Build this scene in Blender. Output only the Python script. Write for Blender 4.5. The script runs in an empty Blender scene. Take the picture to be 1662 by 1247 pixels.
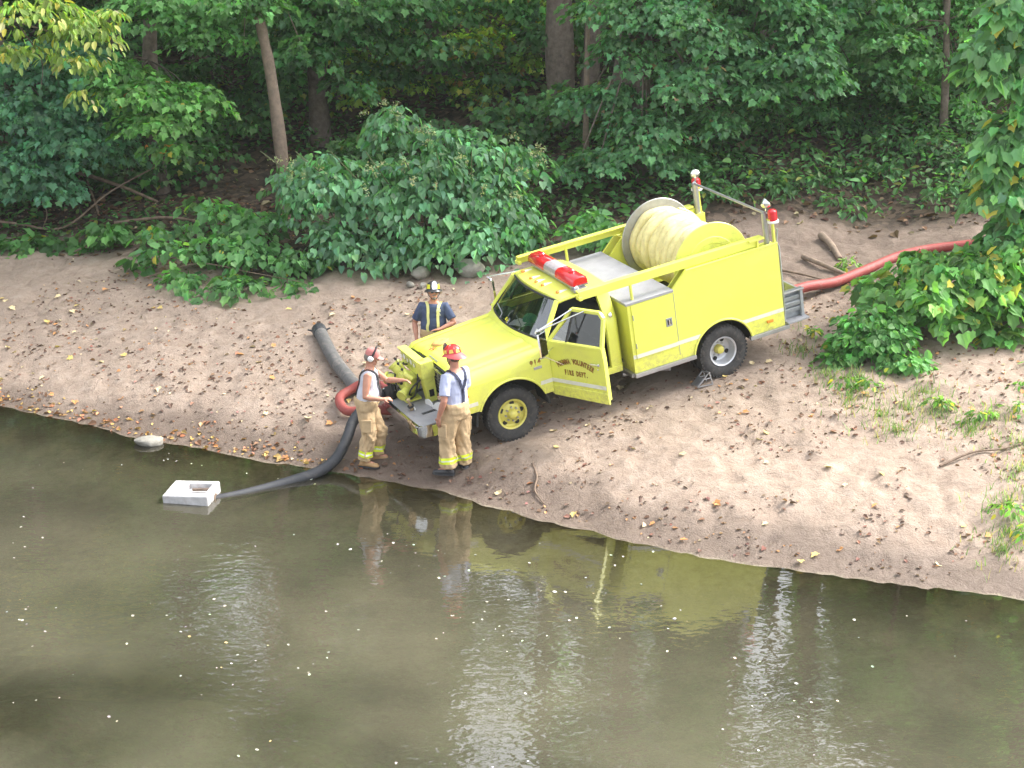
import bpy, bmesh, math, random
import numpy as np
from mathutils import Vector, Matrix, Euler, Quaternion

R_ = math.radians
rng = np.random.default_rng(7)
random.seed(7)
SC = bpy.context.scene
COL = SC.collection

# ------------------------------------------------------------------ camera, sky, sun, exposure
cam_d = bpy.data.cameras.new('camera')
cam_d.sensor_width = 36.0
cam_d.lens = 64.44
cam_d.clip_start = 0.1
cam_d.clip_end = 2000
cam = bpy.data.objects.new('camera', cam_d)
COL.objects.link(cam)
cam.matrix_world = Matrix.Translation((0, 0, 9.688)) @ Matrix.Rotation(R_(90 - 18.51), 4, 'X') @ Matrix.Rotation(R_(0.39), 4, 'Z')
SC.camera = cam

SUN_EL, SUN_AZ = R_(45), R_(66)          # azimuth clockwise from +Y
world = bpy.data.worlds.new('World')
SC.world = world
world.use_nodes = True
wn, wl = world.node_tree.nodes, world.node_tree.links
wn.clear()
sky = wn.new('ShaderNodeTexSky')
sky.sky_type = 'NISHITA'
sky.sun_disc = False
sky.sun_elevation = SUN_EL
sky.sun_rotation = SUN_AZ
sky.air_density = 1.0
sky.dust_density = 4.0
sky.ozone_density = 1.0
hs = wn.new('ShaderNodeHueSaturation')
hs.inputs['Saturation'].default_value = 0.28
bg = wn.new('ShaderNodeBackground')
bg.inputs['Strength'].default_value = 0.15
wo = wn.new('ShaderNodeOutputWorld')
wl.new(sky.outputs['Color'], hs.inputs['Color'])
wl.new(hs.outputs['Color'], bg.inputs['Color'])
wl.new(bg.outputs['Background'], wo.inputs['Surface'])

sun_d = bpy.data.lights.new('sun', 'SUN')
sun_d.energy = 1.4
sun_d.angle = R_(14)
sun_d.color = (1.0, 0.95, 0.87)
sun = bpy.data.objects.new('sun', sun_d)
COL.objects.link(sun)
sv = Vector((math.sin(SUN_AZ) * math.cos(SUN_EL), math.cos(SUN_AZ) * math.cos(SUN_EL), math.sin(SUN_EL)))
sun.rotation_euler = sv.to_track_quat('Z', 'Y').to_euler()

SC.view_settings.view_transform = 'Standard'
SC.view_settings.look = 'None'
SC.view_settings.gamma = 1.0
SC.view_settings.exposure = 2.1
SC.view_settings.use_curve_mapping = False
SC.cycles.max_bounces = 8
SC.cycles.transparent_max_bounces = 12
SC.cycles.caustics_reflective = False
SC.cycles.caustics_refractive = False

# ------------------------------------------------------------------ materials
def _nodes(name):
    m = bpy.data.materials.new(name)
    m.use_nodes = True
    nt = m.node_tree
    nt.nodes.clear()
    out = nt.nodes.new('ShaderNodeOutputMaterial')
    return m, nt.nodes, nt.links, out

def noise(n, l, scale, detail=4, rough=0.6, vec=None, dist=0.0):
    t = n.new('ShaderNodeTexNoise')
    t.inputs['Scale'].default_value = scale
    t.inputs['Detail'].default_value = detail
    t.inputs['Roughness'].default_value = rough
    t.inputs['Distortion'].default_value = dist
    if vec is not None:
        l.new(vec, t.inputs['Vector'])
    return t

def ramp(n, l, fac, stops):
    r = n.new('ShaderNodeValToRGB')
    e = r.color_ramp.elements
    while len(e) > 1:
        e.remove(e[-1])
    e[0].position, e[0].color = stops[0][0], (*stops[0][1], 1)
    for p, c in stops[1:]:
        x = e.new(p)
        x.color = (*c, 1)
    l.new(fac, r.inputs['Fac'])
    return r

def bump(n, l, height, strength, dist=0.02):
    b = n.new('ShaderNodeBump')
    b.inputs['Strength'].default_value = strength
    b.inputs['Distance'].default_value = dist
    l.new(height, b.inputs['Height'])
    return b

def mat(name, c, rough=0.5, metal=0.0, var=0.12, scale=6.0, bmp=0.0, bscale=40.0, coat=0.0, dirt=None, dirt_amt=0.0, spec=0.5):
    """base colour with slight patchy wear, optional dirt stains and fine relief"""
    m, n, l, out = _nodes(name)
    p = n.new('ShaderNodeBsdfPrincipled')
    l.new(p.outputs[0], out.inputs[0])
    tc = n.new('ShaderNodeTexCoord')
    t = noise(n, l, scale, 5, 0.65, tc.outputs['Object'])
    lo = tuple(max(0, x * (1 - var)) for x in c)
    hi = tuple(min(1, x * (1 + var)) for x in c)
    r = ramp(n, l, t.outputs['Fac'], [(0.3, lo), (0.7, hi)])
    colour = r.outputs['Color']
    if dirt is not None:
        t2 = noise(n, l, scale * 0.7, 8, 0.75, tc.outputs['Object'], 0.6)
        r2 = ramp(n, l, t2.outputs['Fac'], [(0.52, (0, 0, 0)), (0.75, (dirt_amt,) * 3)])
        mx = n.new('ShaderNodeMix')
        mx.data_type = 'RGBA'
        l.new(r2.outputs['Color'], mx.inputs[0])
        l.new(colour, mx.inputs[6])
        mx.inputs[7].default_value = (*dirt, 1)
        colour = mx.outputs[2]
    l.new(colour, p.inputs['Base Color'])
    p.inputs['Roughness'].default_value = rough
    p.inputs['Metallic'].default_value = metal
    p.inputs['Specular IOR Level'].default_value = spec
    p.inputs['Coat Weight'].default_value = coat
    p.inputs['Coat Roughness'].default_value = 0.12
    if bmp:
        t3 = noise(n, l, bscale, 6, 0.6, tc.outputs['Object'])
        l.new(bump(n, l, t3.outputs['Fac'], bmp).outputs[0], p.inputs['Normal'])
    return m

def glass_mat(name, tint, mixf=0.25, rough=0.03):
    m, n, l, out = _nodes(name)
    tr = n.new('ShaderNodeBsdfTransparent')
    tr.inputs[0].default_value = (*tint, 1)
    gl = n.new('ShaderNodeBsdfGlossy')
    gl.inputs['Roughness'].default_value = rough
    lw = n.new('ShaderNodeFresnel')
    lw.inputs['IOR'].default_value = 1.5
    ad = n.new('ShaderNodeMath')
    ad.operation = 'MULTIPLY_ADD'
    l.new(lw.outputs[0], ad.inputs[0])
    ad.inputs[1].default_value = 1.0
    ad.inputs[2].default_value = mixf
    mx = n.new('ShaderNodeMixShader')
    l.new(ad.outputs[0], mx.inputs[0])
    l.new(tr.outputs[0], mx.inputs[1])
    l.new(gl.outputs[0], mx.inputs[2])
    l.new(mx.outputs[0], out.inputs[0])
    return m

def leaf_mat(name, rough=0.6, trans=0.42):
    m, n, l, out = _nodes(name)
    at = n.new('ShaderNodeAttribute')
    at.attribute_name = 'leafcol'
    p = n.new('ShaderNodeBsdfPrincipled')
    p.inputs['Roughness'].default_value = rough
    p.inputs['Specular IOR Level'].default_value = 0.30
    l.new(at.outputs['Color'], p.inputs['Base Color'])
    tl = n.new('ShaderNodeBsdfTranslucent')
    g = n.new('ShaderNodeMix')
    g.data_type = 'RGBA'
    g.blend_type = 'MULTIPLY'
    g.inputs[0].default_value = 1
    l.new(at.outputs['Color'], g.inputs[6])
    g.inputs[7].default_value = (1.6, 1.9, 0.7, 1)
    l.new(g.outputs[2], tl.inputs[0])
    mx = n.new('ShaderNodeMixShader')
    mx.inputs[0].default_value = trans
    l.new(p.outputs[0], mx.inputs[1])
    l.new(tl.outputs[0], mx.inputs[2])
    l.new(mx.outputs[0], out.inputs[0])
    return m

M = {}
LIME = (0.73, 0.755, 0.120)
M['lime'] = mat('lime_yellow_paint', LIME, 0.34, var=0.06, scale=2.0, coat=0.3, dirt=(0.46, 0.41, 0.20), dirt_amt=0.35)
def muddy(m, c, z0, z1, amt):
    """river mud splashed up the lower panels"""
    nt = m.node_tree
    n, l = nt.nodes, nt.links
    p = next(x for x in n if x.type == 'BSDF_PRINCIPLED')
    src = p.inputs['Base Color'].links[0].from_socket
    tc = n.new('ShaderNodeTexCoord')
    sx = n.new('ShaderNodeSeparateXYZ')
    l.new(tc.outputs['Object'], sx.inputs[0])
    mr = n.new('ShaderNodeMapRange')
    l.new(sx.outputs['Z'], mr.inputs[0])
    mr.inputs[1].default_value, mr.inputs[2].default_value = z1, z0
    t = noise(n, l, 11, 7, 0.8, tc.outputs['Object'], 0.8)
    r = ramp(n, l, t.outputs['Fac'], [(0.44, (0, 0, 0)), (0.64, (amt,) * 3)])
    k = n.new('ShaderNodeMath'); k.operation = 'MULTIPLY'
    l.new(mr.outputs[0], k.inputs[0]); l.new(r.outputs['Color'], k.inputs[1])
    mx = n.new('ShaderNodeMix'); mx.data_type = 'RGBA'
    l.new(k.outputs[0], mx.inputs[0]); l.new(src, mx.inputs[6])
    mx.inputs[7].default_value = (*c, 1)
    l.new(mx.outputs[2], p.inputs['Base Color'])
muddy(M['lime'], (0.30, 0.24, 0.14), 0.50, 0.95, 0.7)
M['lime_old'] = mat('lime_yellow_paint_worn', (0.68, 0.71, 0.14), 0.42, var=0.08, scale=9, dirt=(0.25, 0.2, 0.1), dirt_amt=0.6)
M['rim_yellow'] = mat('rim_yellow_paint', (0.62, 0.56, 0.12), 0.4, var=0.08, scale=9, dirt=(0.2, 0.14, 0.06), dirt_amt=0.7)
M['stripe'] = mat('white_reflective_tape', (0.68, 0.68, 0.58), 0.5, var=0.06, dirt=(0.4, 0.36, 0.25), dirt_amt=0.5)
M['dark'] = mat('black_underside', (0.018, 0.017, 0.016), 0.8)
M['interior'] = mat('cab_interior_vinyl', (0.03, 0.032, 0.036), 0.6, bmp=0.1)
M['rubber'] = mat('tyre_rubber', (0.035, 0.034, 0.034), 0.85, var=0.3, scale=14, bmp=0.3, bscale=60, dirt=(0.22, 0.18, 0.14), dirt_amt=0.45)
M['rubber_seal'] = mat('rubber_seal', (0.02, 0.02, 0.022), 0.6)
M['chrome'] = mat('chrome', (0.78, 0.78, 0.79), 0.12, 1.0, var=0.03)
M['alu'] = mat('brushed_aluminium', (0.42, 0.42, 0.44), 0.4, 0.8, var=0.1, scale=12, dirt=(0.25, 0.22, 0.2), dirt_amt=0.5)
M['tread'] = mat('tread_plate', (0.33, 0.33, 0.35), 0.55, 0.25, var=0.1, scale=5, bmp=0.4, bscale=70, dirt=(0.28, 0.25, 0.23), dirt_amt=0.5)
M['greysteel'] = mat('grey_painted_steel', (0.30, 0.32, 0.33), 0.5, 0.2, var=0.12, scale=8, dirt=(0.2, 0.17, 0.14), dirt_amt=0.5)
M['silver'] = mat('silver_wheel_paint', (0.56, 0.57, 0.60), 0.4, 0.4, var=0.08, scale=10, dirt=(0.25, 0.2, 0.15), dirt_amt=0.5)
M['reelgrey'] = mat('galvanised_flange', (0.36, 0.36, 0.33), 0.5, 0.4, var=0.15, scale=6, dirt=(0.3, 0.24, 0.17), dirt_amt=0.6)
M['hoseyellow'] = mat('yellow_woven_hose', (0.72, 0.64, 0.30), 0.8, var=0.12, scale=10, bmp=0.4, bscale=90, dirt=(0.45, 0.36, 0.18), dirt_amt=0.7)
M['redlens'] = mat('red_lens', (0.62, 0.012, 0.02), 0.15, var=0.1, coat=0.8)
M['clearlens'] = mat('clear_lens', (0.40, 0.36, 0.37), 0.2, var=0.2, scale=20, coat=0.8)
M['amber'] = mat('amber_lens', (0.75, 0.30, 0.04), 0.2, var=0.1, coat=0.5)
M['white'] = mat('white_paint', (0.78, 0.78, 0.76), 0.45, var=0.04)
M['gold'] = mat('gold_leaf_lettering', (0.50, 0.27, 0.045), 0.45, 0.2, var=0.25, scale=30)
M['brownink'] = mat('dark_letter_outline', (0.11, 0.025, 0.015), 0.6)
M['black_hose'] = mat('black_suction_rubber', (0.028, 0.030, 0.036), 0.6, var=0.2, scale=9, bmp=0.15, bscale=50, dirt=(0.16, 0.14, 0.12), dirt_amt=0.35)
M['grey_hose'] = mat('weathered_suction_rubber', (0.10, 0.097, 0.095), 0.75, var=0.25, scale=9, bmp=0.3, bscale=40, dirt=(0.3, 0.26, 0.22), dirt_amt=0.7)
M['red_hose'] = mat('red_rubber_hose', (0.30, 0.05, 0.045), 0.6, var=0.15, scale=7, bmp=0.25, bscale=60, dirt=(0.34, 0.2, 0.16), dirt_amt=0.6)
M['pink_hose'] = mat('dusty_red_hose', (0.27, 0.055, 0.045), 0.65, var=0.15, scale=9, bmp=0.2, bscale=60)
M['foam'] = mat('weathered_float_foam', (0.44, 0.43, 0.43), 0.8, var=0.22, scale=9, bmp=0.3, bscale=30, dirt=(0.3, 0.22, 0.2), dirt_amt=0.6)
M['rock'] = mat('river_rock', (0.25, 0.235, 0.20), 0.8, var=0.3, scale=5, bmp=0.8, bscale=14, dirt=(0.12, 0.11, 0.08), dirt_amt=0.6)
M['bark'] = mat('grey_bark', (0.135, 0.105, 0.082), 0.9, var=0.45, scale=9, bmp=1.0, bscale=22, dirt=(0.07, 0.06, 0.05), dirt_amt=0.8)
M['palebark'] = mat('pale_bark', (0.235, 0.175, 0.13), 0.9, var=0.25, scale=8, bmp=0.7, bscale=26, dirt=(0.12, 0.095, 0.07), dirt_amt=0.7)
M['twig'] = mat('dry_twig', (0.17, 0.12, 0.085), 0.9, var=0.4, scale=9, bmp=0.6)
M['stem'] = mat('green_stem', (0.10, 0.12, 0.045), 0.7, var=0.3, scale=9)
M['leaf'] = leaf_mat('leaf')
M['dryleaf'] = leaf_mat('dry_leaf', 0.75, 0.1)
M['windshield'] = glass_mat('windshield_glass', (0.78, 0.82, 0.80), 0.16)
M['sideglass'] = glass_mat('side_window_glass', (0.22, 0.24, 0.28), 0.04)

# ------------------------------------------------------------------ object helpers
def link(o, parent=None):
    COL.objects.link(o)
    if parent is not None:
        o.parent = parent
    return o

def tag(o, label=None, cat=None, group=None, kind=None):
    if label: o['label'] = label
    if cat: o['category'] = cat
    if group: o['group'] = group
    if kind: o['kind'] = kind
    return o

def empty(name, loc=(0, 0, 0), label=None, cat=None, group=None, rot=None, parent=None):
    o = bpy.data.objects.new(name, None)
    o.empty_display_size = 0.2
    link(o, parent)
    o.location = loc
    if rot is not None:
        o.rotation_euler = rot
    return tag(o, label, cat, group)

class MB:
    """collects shapes, then links them as ONE mesh object"""
    def __init__(s):
        s.v, s.f, s.mi, s.mats, s.cur = [], [], [], [], 0
    def use(s, m):
        if m not in s.mats:
            s.mats.append(m)
        s.cur = s.mats.index(m)
        return s
    def add(s, verts, faces):
        o = len(s.v)
        s.v += [tuple(x) for x in verts]
        for f in faces:
            s.f.append(tuple(i + o for i in f))
            s.mi.append(s.cur)
        return s
    def box(s, c, size, rot=None):
        hx, hy, hz = (x / 2 for x in size)
        vs = [Vector((x, y, z)) for x in (-hx, hx) for y in (-hy, hy) for z in (-hz, hz)]
        if rot is not None:
            q = rot if isinstance(rot, (Matrix, Quaternion)) else Euler(rot)
            q = q.to_matrix() if not isinstance(q, Matrix) else q
            vs = [q @ x for x in vs]
        c = Vector(c)
        return s.add([x + c for x in vs], [(0, 1, 3, 2), (4, 6, 7, 5), (0, 4, 5, 1), (2, 3, 7, 6), (0, 2, 6, 4), (1, 5, 7, 3)])
    def bar(s, a, b, w, h=None, up=(0, 0, 1)):
        a, b = Vector(a), Vector(b)
        h = h or w
        d = b - a
        z = Vector(up)
        x = d.normalized()
        y = z.cross(x)
        if y.length < 1e-5:
            y = Vector((0, 1, 0)).cross(x)
        y.normalize()
        z = x.cross(y)
        m = Matrix((x, y, z)).transposed()
        return s.box((a + b) / 2, (d.length, w, h), m)
    def prism(s, poly, axis, a, b):
        """extrude a 2-D outline along x/y/z from a to b (outline in the other two axes)"""
        n = len(poly)
        def P(u, v, w):
            return (w, u, v) if axis == 'x' else (u, w, v) if axis == 'y' else (u, v, w)
        vs = [P(u, v, a) for u, v in poly] + [P(u, v, b) for u, v in poly]
        fs = [tuple(range(n))[::-1], tuple(range(n, 2 * n))]
        fs += [(i, (i + 1) % n, n + (i + 1) % n, n + i) for i in range(n)]
        return s.add(vs, fs)
    def tube(s, path, r, n=8, cap=True, flat=1.0):
        path = [Vector(p) for p in path]
        k = len(path)
        rs = r if isinstance(r, (list, tuple, np.ndarray)) else [r] * k
        vs, fs = [], []
        up = None
        for i, p in enumerate(path):
            t = (path[min(i + 1, k - 1)] - path[max(i - 1, 0)])
            if t.length < 1e-9:
                t = Vector((0, 0, 1))
            t.normalize()
            if up is None:
                up = Vector((0, 0, 1)) if abs(t.z) < 0.9 else Vector((1, 0, 0))
            y = t.cross(up)
            y.normalize()
            up = y.cross(t)
            for j in range(n):
                a = 2 * math.pi * j / n
                vs.append(p + (y * math.cos(a) + up * math.sin(a) * flat) * rs[i])
        for i in range(k - 1):
            for j in range(n):
                j2 = (j + 1) % n
                fs.append((i * n + j, i * n + j2, (i + 1) * n + j2, (i + 1) * n + j))
        if cap:
            fs.append(tuple(range(n))[::-1])
            fs.append(tuple(range((k - 1) * n, k * n)))
        return s.add(vs, fs)
    def lathe(s, prof, c, axis=(0, 0, 1), n=24, closed=False):
        """prof = [(radius, height)], revolved about axis through c"""
        ax = Vector(axis).normalized()
        x = ax.orthogonal().normalized()
        y = ax.cross(x)
        c = Vector(c)
        vs, fs = [], []
        k = len(prof)
        for r, h in prof:
            for j in range(n):
                a = 2 * math.pi * j / n
                vs.append(c + ax * h + (x * math.cos(a) + y * math.sin(a)) * r)
        for i in range(k - 1 if not closed else k):
            i2 = (i + 1) % k
            for j in range(n):
                j2 = (j + 1) % n
                fs.append((i * n + j, i * n + j2, i2 * n + j2, i2 * n + j))
        if not closed:
            fs.append(tuple(range(n))[::-1])
            fs.append(tuple(range((k - 1) * n, k * n)))
        return s.add(vs, fs)
    def ball(s, c, r, n=12, k=8, rot=None):
        rr = r if isinstance(r, (tuple, list)) else (r, r, r)
        q = Euler(rot).to_matrix() if rot is not None else Matrix.Identity(3)
        c = Vector(c)
        vs = [c + q @ Vector((0, 0, -rr[2]))]
        for i in range(1, k):
            t = -math.pi / 2 + math.pi * i / k
            for j in range(n):
                a = 2 * math.pi * j / n
                vs.append(c + q @ Vector((rr[0] * math.cos(t) * math.cos(a), rr[1] * math.cos(t) * math.sin(a), rr[2] * math.sin(t))))
        vs.append(c + q @ Vector((0, 0, rr[2])))
        fs = [(0, 1 + (j + 1) % n, 1 + j) for j in range(n)]
        for i in range(k - 2):
            for j in range(n):
                j2 = (j + 1) % n
                fs.append((1 + i * n + j, 1 + i * n + j2, 1 + (i + 1) * n + j2, 1 + (i + 1) * n + j))
        e = 1 + (k - 2) * n
        fs += [(e + j, e + (j + 1) % n, e + n) for j in range(n)]
        return s.add(vs, fs)
    def loft(s, rings, closed_ring=True, cap=True):
        n = len(rings[0])
        vs = [p for r in rings for p in r]
        fs = []
        for i in range(len(rings) - 1):
            for j in range(n if closed_ring else n - 1):
                j2 = (j + 1) % n
                fs.append((i * n + j, i * n + j2, (i + 1) * n + j2, (i + 1) * n + j))
        if cap and closed_ring:
            fs.append(tuple(range(n))[::-1])
            fs.append(tuple(range((len(rings) - 1) * n, len(rings) * n)))
        return s.add(vs, fs)
    def mesh(s, name, m=None, smooth=None):
        me = bpy.data.meshes.new(name)
        me.from_pydata(s.v, [], s.f)
        if s.mats:
            for x in s.mats:
                me.materials.append(M[x] if isinstance(x, str) else x)
            me.polygons.foreach_set('material_index', s.mi)
        elif m is not None:
            me.materials.append(M[m] if isinstance(m, str) else m)
        bm = bmesh.new()
        bm.from_mesh(me)
        bmesh.ops.recalc_face_normals(bm, faces=bm.faces)
        bm.to_mesh(me)
        bm.free()
        if smooth:
            me.polygons.foreach_set('use_smooth', [True] * len(me.polygons))
            if smooth < 180:
                me.set_sharp_from_angle(angle=R_(smooth))
        me.update()
        return me
    def build(s, name, m=None, parent=None, smooth=None, bevel=0.0, loc=None, rot=None):
        o = bpy.data.objects.new(name, s.mesh(name, m, smooth))
        link(o, parent)
        if loc is not None: o.location = loc
        if rot is not None: o.rotation_euler = rot
        if bevel:
            b = o.modifiers.new('bevel', 'BEVEL')
            b.width = bevel
            b.segments = 2
            b.limit_method = 'ANGLE'
            b.angle_limit = R_(35)
        return o

def np_object(name, V, sizes, idx, material, parent=None, cols=None, smooth=False):
    """fast mesh from numpy arrays: V (n,3), face sizes, flat loop index list, optional per-face colours"""
    me = bpy.data.meshes.new(name)
    me.vertices.add(len(V))
    me.vertices.foreach_set('co', np.asarray(V, np.float32).ravel())
    me.loops.add(len(idx))
    me.loops.foreach_set('vertex_index', np.asarray(idx, np.int32))
    me.polygons.add(len(sizes))
    st = np.concatenate([[0], np.cumsum(sizes)[:-1]]).astype(np.int32)
    me.polygons.foreach_set('loop_start', st)
    me.polygons.foreach_set('use_smooth', np.full(len(sizes), smooth))
    me.update(calc_edges=True)
    if cols is not None:
        a = me.attributes.new('leafcol', 'FLOAT_COLOR', 'FACE')
        a.data.foreach_set('color', np.asarray(np.concatenate([cols, np.ones((len(cols), 1))], 1), np.float32).ravel())
    me.materials.append(material)
    o = bpy.data.objects.new(name, me)
    return link(o, parent)

def curve_pts(pts, n):
    """smooth Catmull-Rom path through pts"""
    P = [np.array(p, float) for p in pts]
    P = [2 * P[0] - P[1]] + P + [2 * P[-1] - P[-2]]
    out = []
    k = len(P) - 3
    for i in range(k):
        p0, p1, p2, p3 = P[i:i + 4]
        m = max(2, n // k)
        for j in range(m):
            t = j / m
            out.append(0.5 * (2 * p1 + (p2 - p0) * t + (2 * p0 - 5 * p1 + 4 * p2 - p3) * t * t + (3 * p1 - p0 - 3 * p2 + p3) * t ** 3))
    out.append(P[-2])
    return out
# ------------------------------------------------------------------ terrain height (x, y in metres, water level 0)
TR_T = np.array([-0.3065, 25.9858, 0.422])
def _truck_rot():
    yaw, pit, rol = (math.radians(a) for a in (204.53, 9.96, 0.73))
    a, b = math.cos(yaw), math.sin(yaw); Rz = np.array([[a, -b, 0], [b, a, 0], [0, 0, 1]])
    a, b = math.cos(pit), math.sin(pit); Ry = np.array([[a, 0, b], [0, 1, 0], [-b, 0, a]])
    a, b = math.cos(rol), math.sin(rol); Rx = np.array([[1, 0, 0], [0, a, b], [0, -b, a]])
    return Rz @ Ry @ Rx
TR_R = _truck_rot()

class VNoise:
    """smooth value noise on a lattice"""
    def __init__(s, seed):
        s.g = np.random.default_rng(seed).random((256, 256))
    def __call__(s, x, y):
        xi, yi = np.floor(x).astype(int), np.floor(y).astype(int)
        fx, fy = x - xi, y - yi
        fx, fy = fx * fx * (3 - 2 * fx), fy * fy * (3 - 2 * fy)
        g = s.g
        a, b = g[xi % 256, yi % 256], g[(xi + 1) % 256, yi % 256]
        c, d = g[xi % 256, (yi + 1) % 256], g[(xi + 1) % 256, (yi + 1) % 256]
        return (a * (1 - fx) + b * fx) * (1 - fy) + (c * (1 - fx) + d * fx) * fy - 0.5
VN = [VNoise(i) for i in range(5)]

SHX = np.array([-60, -30, -14, -8.17, -5.52, -2.97, -2.05, -0.78, 0.59, 2.17, 3.72, 6.32, 10, 20, 40, 80])
SHY = np.array([46, 36, 30.6, 27.63, 26.12, 24.95, 24.72, 24.08, 22.98, 21.88, 21.52, 20.55, 19.4, 17, 15, 14])
PD = np.array([-60, -30, -12, -6, -3, -1.5, -0.5, 0.0, 0.4, 1.3, 4.2, 5.5, 8, 12, 20, 32, 60, 120, 500])
PZ = np.array([-3, -2.6, -1.7, -1.05, -0.6, -0.32, -0.11, 0.0, 0.09, 0.40, 1.0, 1.2, 1.65, 2.55, 4.9, 9.0, 19, 30, 34])

def _prints():
    r = np.random.default_rng(21)
    out = []
    for x0, y0, a, n in ((-9.5, 31.5, -0.25, 12), (-8, 30, 0.1, 12), (-6, 28.5, 0.2, 10), (-3.8, 27.6, 0.5, 8), (-4.5, 29.5, -0.2, 9), (-2.2, 25.6, 0.3, 5), (-0.6, 24.9, 0.1, 5), (0.8, 24.2, 0.15, 12), (2.0, 23.4, 0.2, 12), (3.5, 24.2, 0.4, 9), (1.5, 25.0, 0.1, 9), (4.2, 22.6, 0.9, 8), (-1.6, 28.4, 1.2, 5), (-2.0, 29.6, -0.1, 7)):
        x, y = x0, y0
        for i in range(n):
            a += r.normal(0, 0.18)
            x += 0.52 * math.cos(a); y += 0.52 * math.sin(a)
            s = 0.12 * (1 if i % 2 else -1)
            b = a + r.normal(0, 0.2)
            out.append((x - s * math.sin(a), y + s * math.cos(a), math.cos(b), math.sin(b)))
    for _ in range(130):
        b = r.uniform(0, 6.28)
        out.append((r.uniform(-9, 7), r.uniform(21.5, 32), math.cos(b), math.sin(b)))
    return out
FOOT = _prints()

def shore_d(x, y):
    x, y = np.asarray(x, float), np.asarray(y, float)
    ys = sum(np.interp(x + o, SHX, SHY) for o in (-0.6, -0.3, 0, 0.3, 0.6)) / 5
    ys = ys + 0.25 * VN[0](x * 0.9, y * 0 + 3.3) + 0.12 * VN[1](x * 2.7, y * 0 + 1.3) + 0.08 * VN[2](x * 7.3, y * 0 + 5.1)
    return (y - ys) * 0.84

def height(x, y):
    x, y = np.asarray(x, float), np.asarray(y, float)
    d = shore_d(x, y)
    z = sum(np.interp(d + o, PD, PZ) for o in (-0.25, -0.12, 0, 0.12, 0.25)) / 5
    # hummocks of the wood floor
    far = np.clip((d - 6) / 6, 0, 1)
    z = z + far * (0.9 * VN[2](x * 0.16, y * 0.16) + 0.35 * VN[3](x * 0.6, y * 0.6))
    # under the truck the bank follows the wheels
    px, py = x - TR_T[0], y - TR_T[1]
    fwd, lef, up = TR_R[:, 0], TR_R[:, 1], TR_R[:, 2]
    zp = TR_T[2] - (up[0] * px + up[1] * py) / up[2] + 0.012
    u = (px * fwd[0] + py * fwd[1]) / (fwd[0] ** 2 + fwd[1] ** 2)
    v = px * lef[0] + py * lef[1]
    dx = np.maximum(np.maximum(-3.9 - u, u - 0.35), 0)
    dy = np.maximum(np.abs(v) - 1.05, 0)
    w = np.clip(1 - np.hypot(dx, dy) / 1.1, 0, 1)
    w = w * w * (3 - 2 * w)
    z = z * (1 - w) + zp * w
    # footprints
    hit = (d > 0.15) & (d < 5.5) & (np.abs(x) < 11)
    if hit.any():
        xs_, ys_, add = x[hit], y[hit], np.zeros(hit.sum())
        for fx, fy, ca, sa in FOOT:
            k = (np.abs(xs_ - fx) < 0.4) & (np.abs(ys_ - fy) < 0.4)
            if not k.any():
                continue
            u = (xs_[k] - fx) * ca + (ys_[k] - fy) * sa
            v = -(xs_[k] - fx) * sa + (ys_[k] - fy) * ca
            q = np.hypot(u / 0.17, v / 0.075)
            add[k] += -0.034 * np.exp(-q ** 4) + 0.014 * np.exp(-((q - 1.35) / 0.35) ** 2)
        z = z.copy()
        z[hit] += add
    # trampled, rippled sand
    dry = np.clip((d - 0.1) / 0.8, 0, 1)
    bumpy = 0.06 * VN[1](x * 1.9, y * 1.9) + 0.055 * VN[2](x * 4.3, y * 4.3) + 0.035 * VN[4](x * 8.1, y * 8.1)
    z = z + bumpy * dry * (1 - 0.6 * w)
    # a sand bar under water off the near left
    bar = np.exp(-(((x + 4.6) / 2.6) ** 2 + ((y - 17.2) / 2.0) ** 2) * 0.8) + 0.45 * np.exp(-(((x + 0.5) / 2.2) ** 2 + ((y - 15.6) / 1.0) ** 2) * 0.8)
    z = np.where(d < -1.5, z + np.minimum(bar * (0.95 + 0.8 * VN[1](x * 0.9, y * 1.2)), np.maximum(0, -0.16 - z)), z)
    # long low swells of the river bed
    z = z + np.clip(-d / 4, 0, 1) * 0.28 * VN[3](x * 0.4 + y * 0.1, y * 0.55)
    return z

def ground(x, y):
    return float(height(np.array([x]), np.array([y]))[0])
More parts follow.
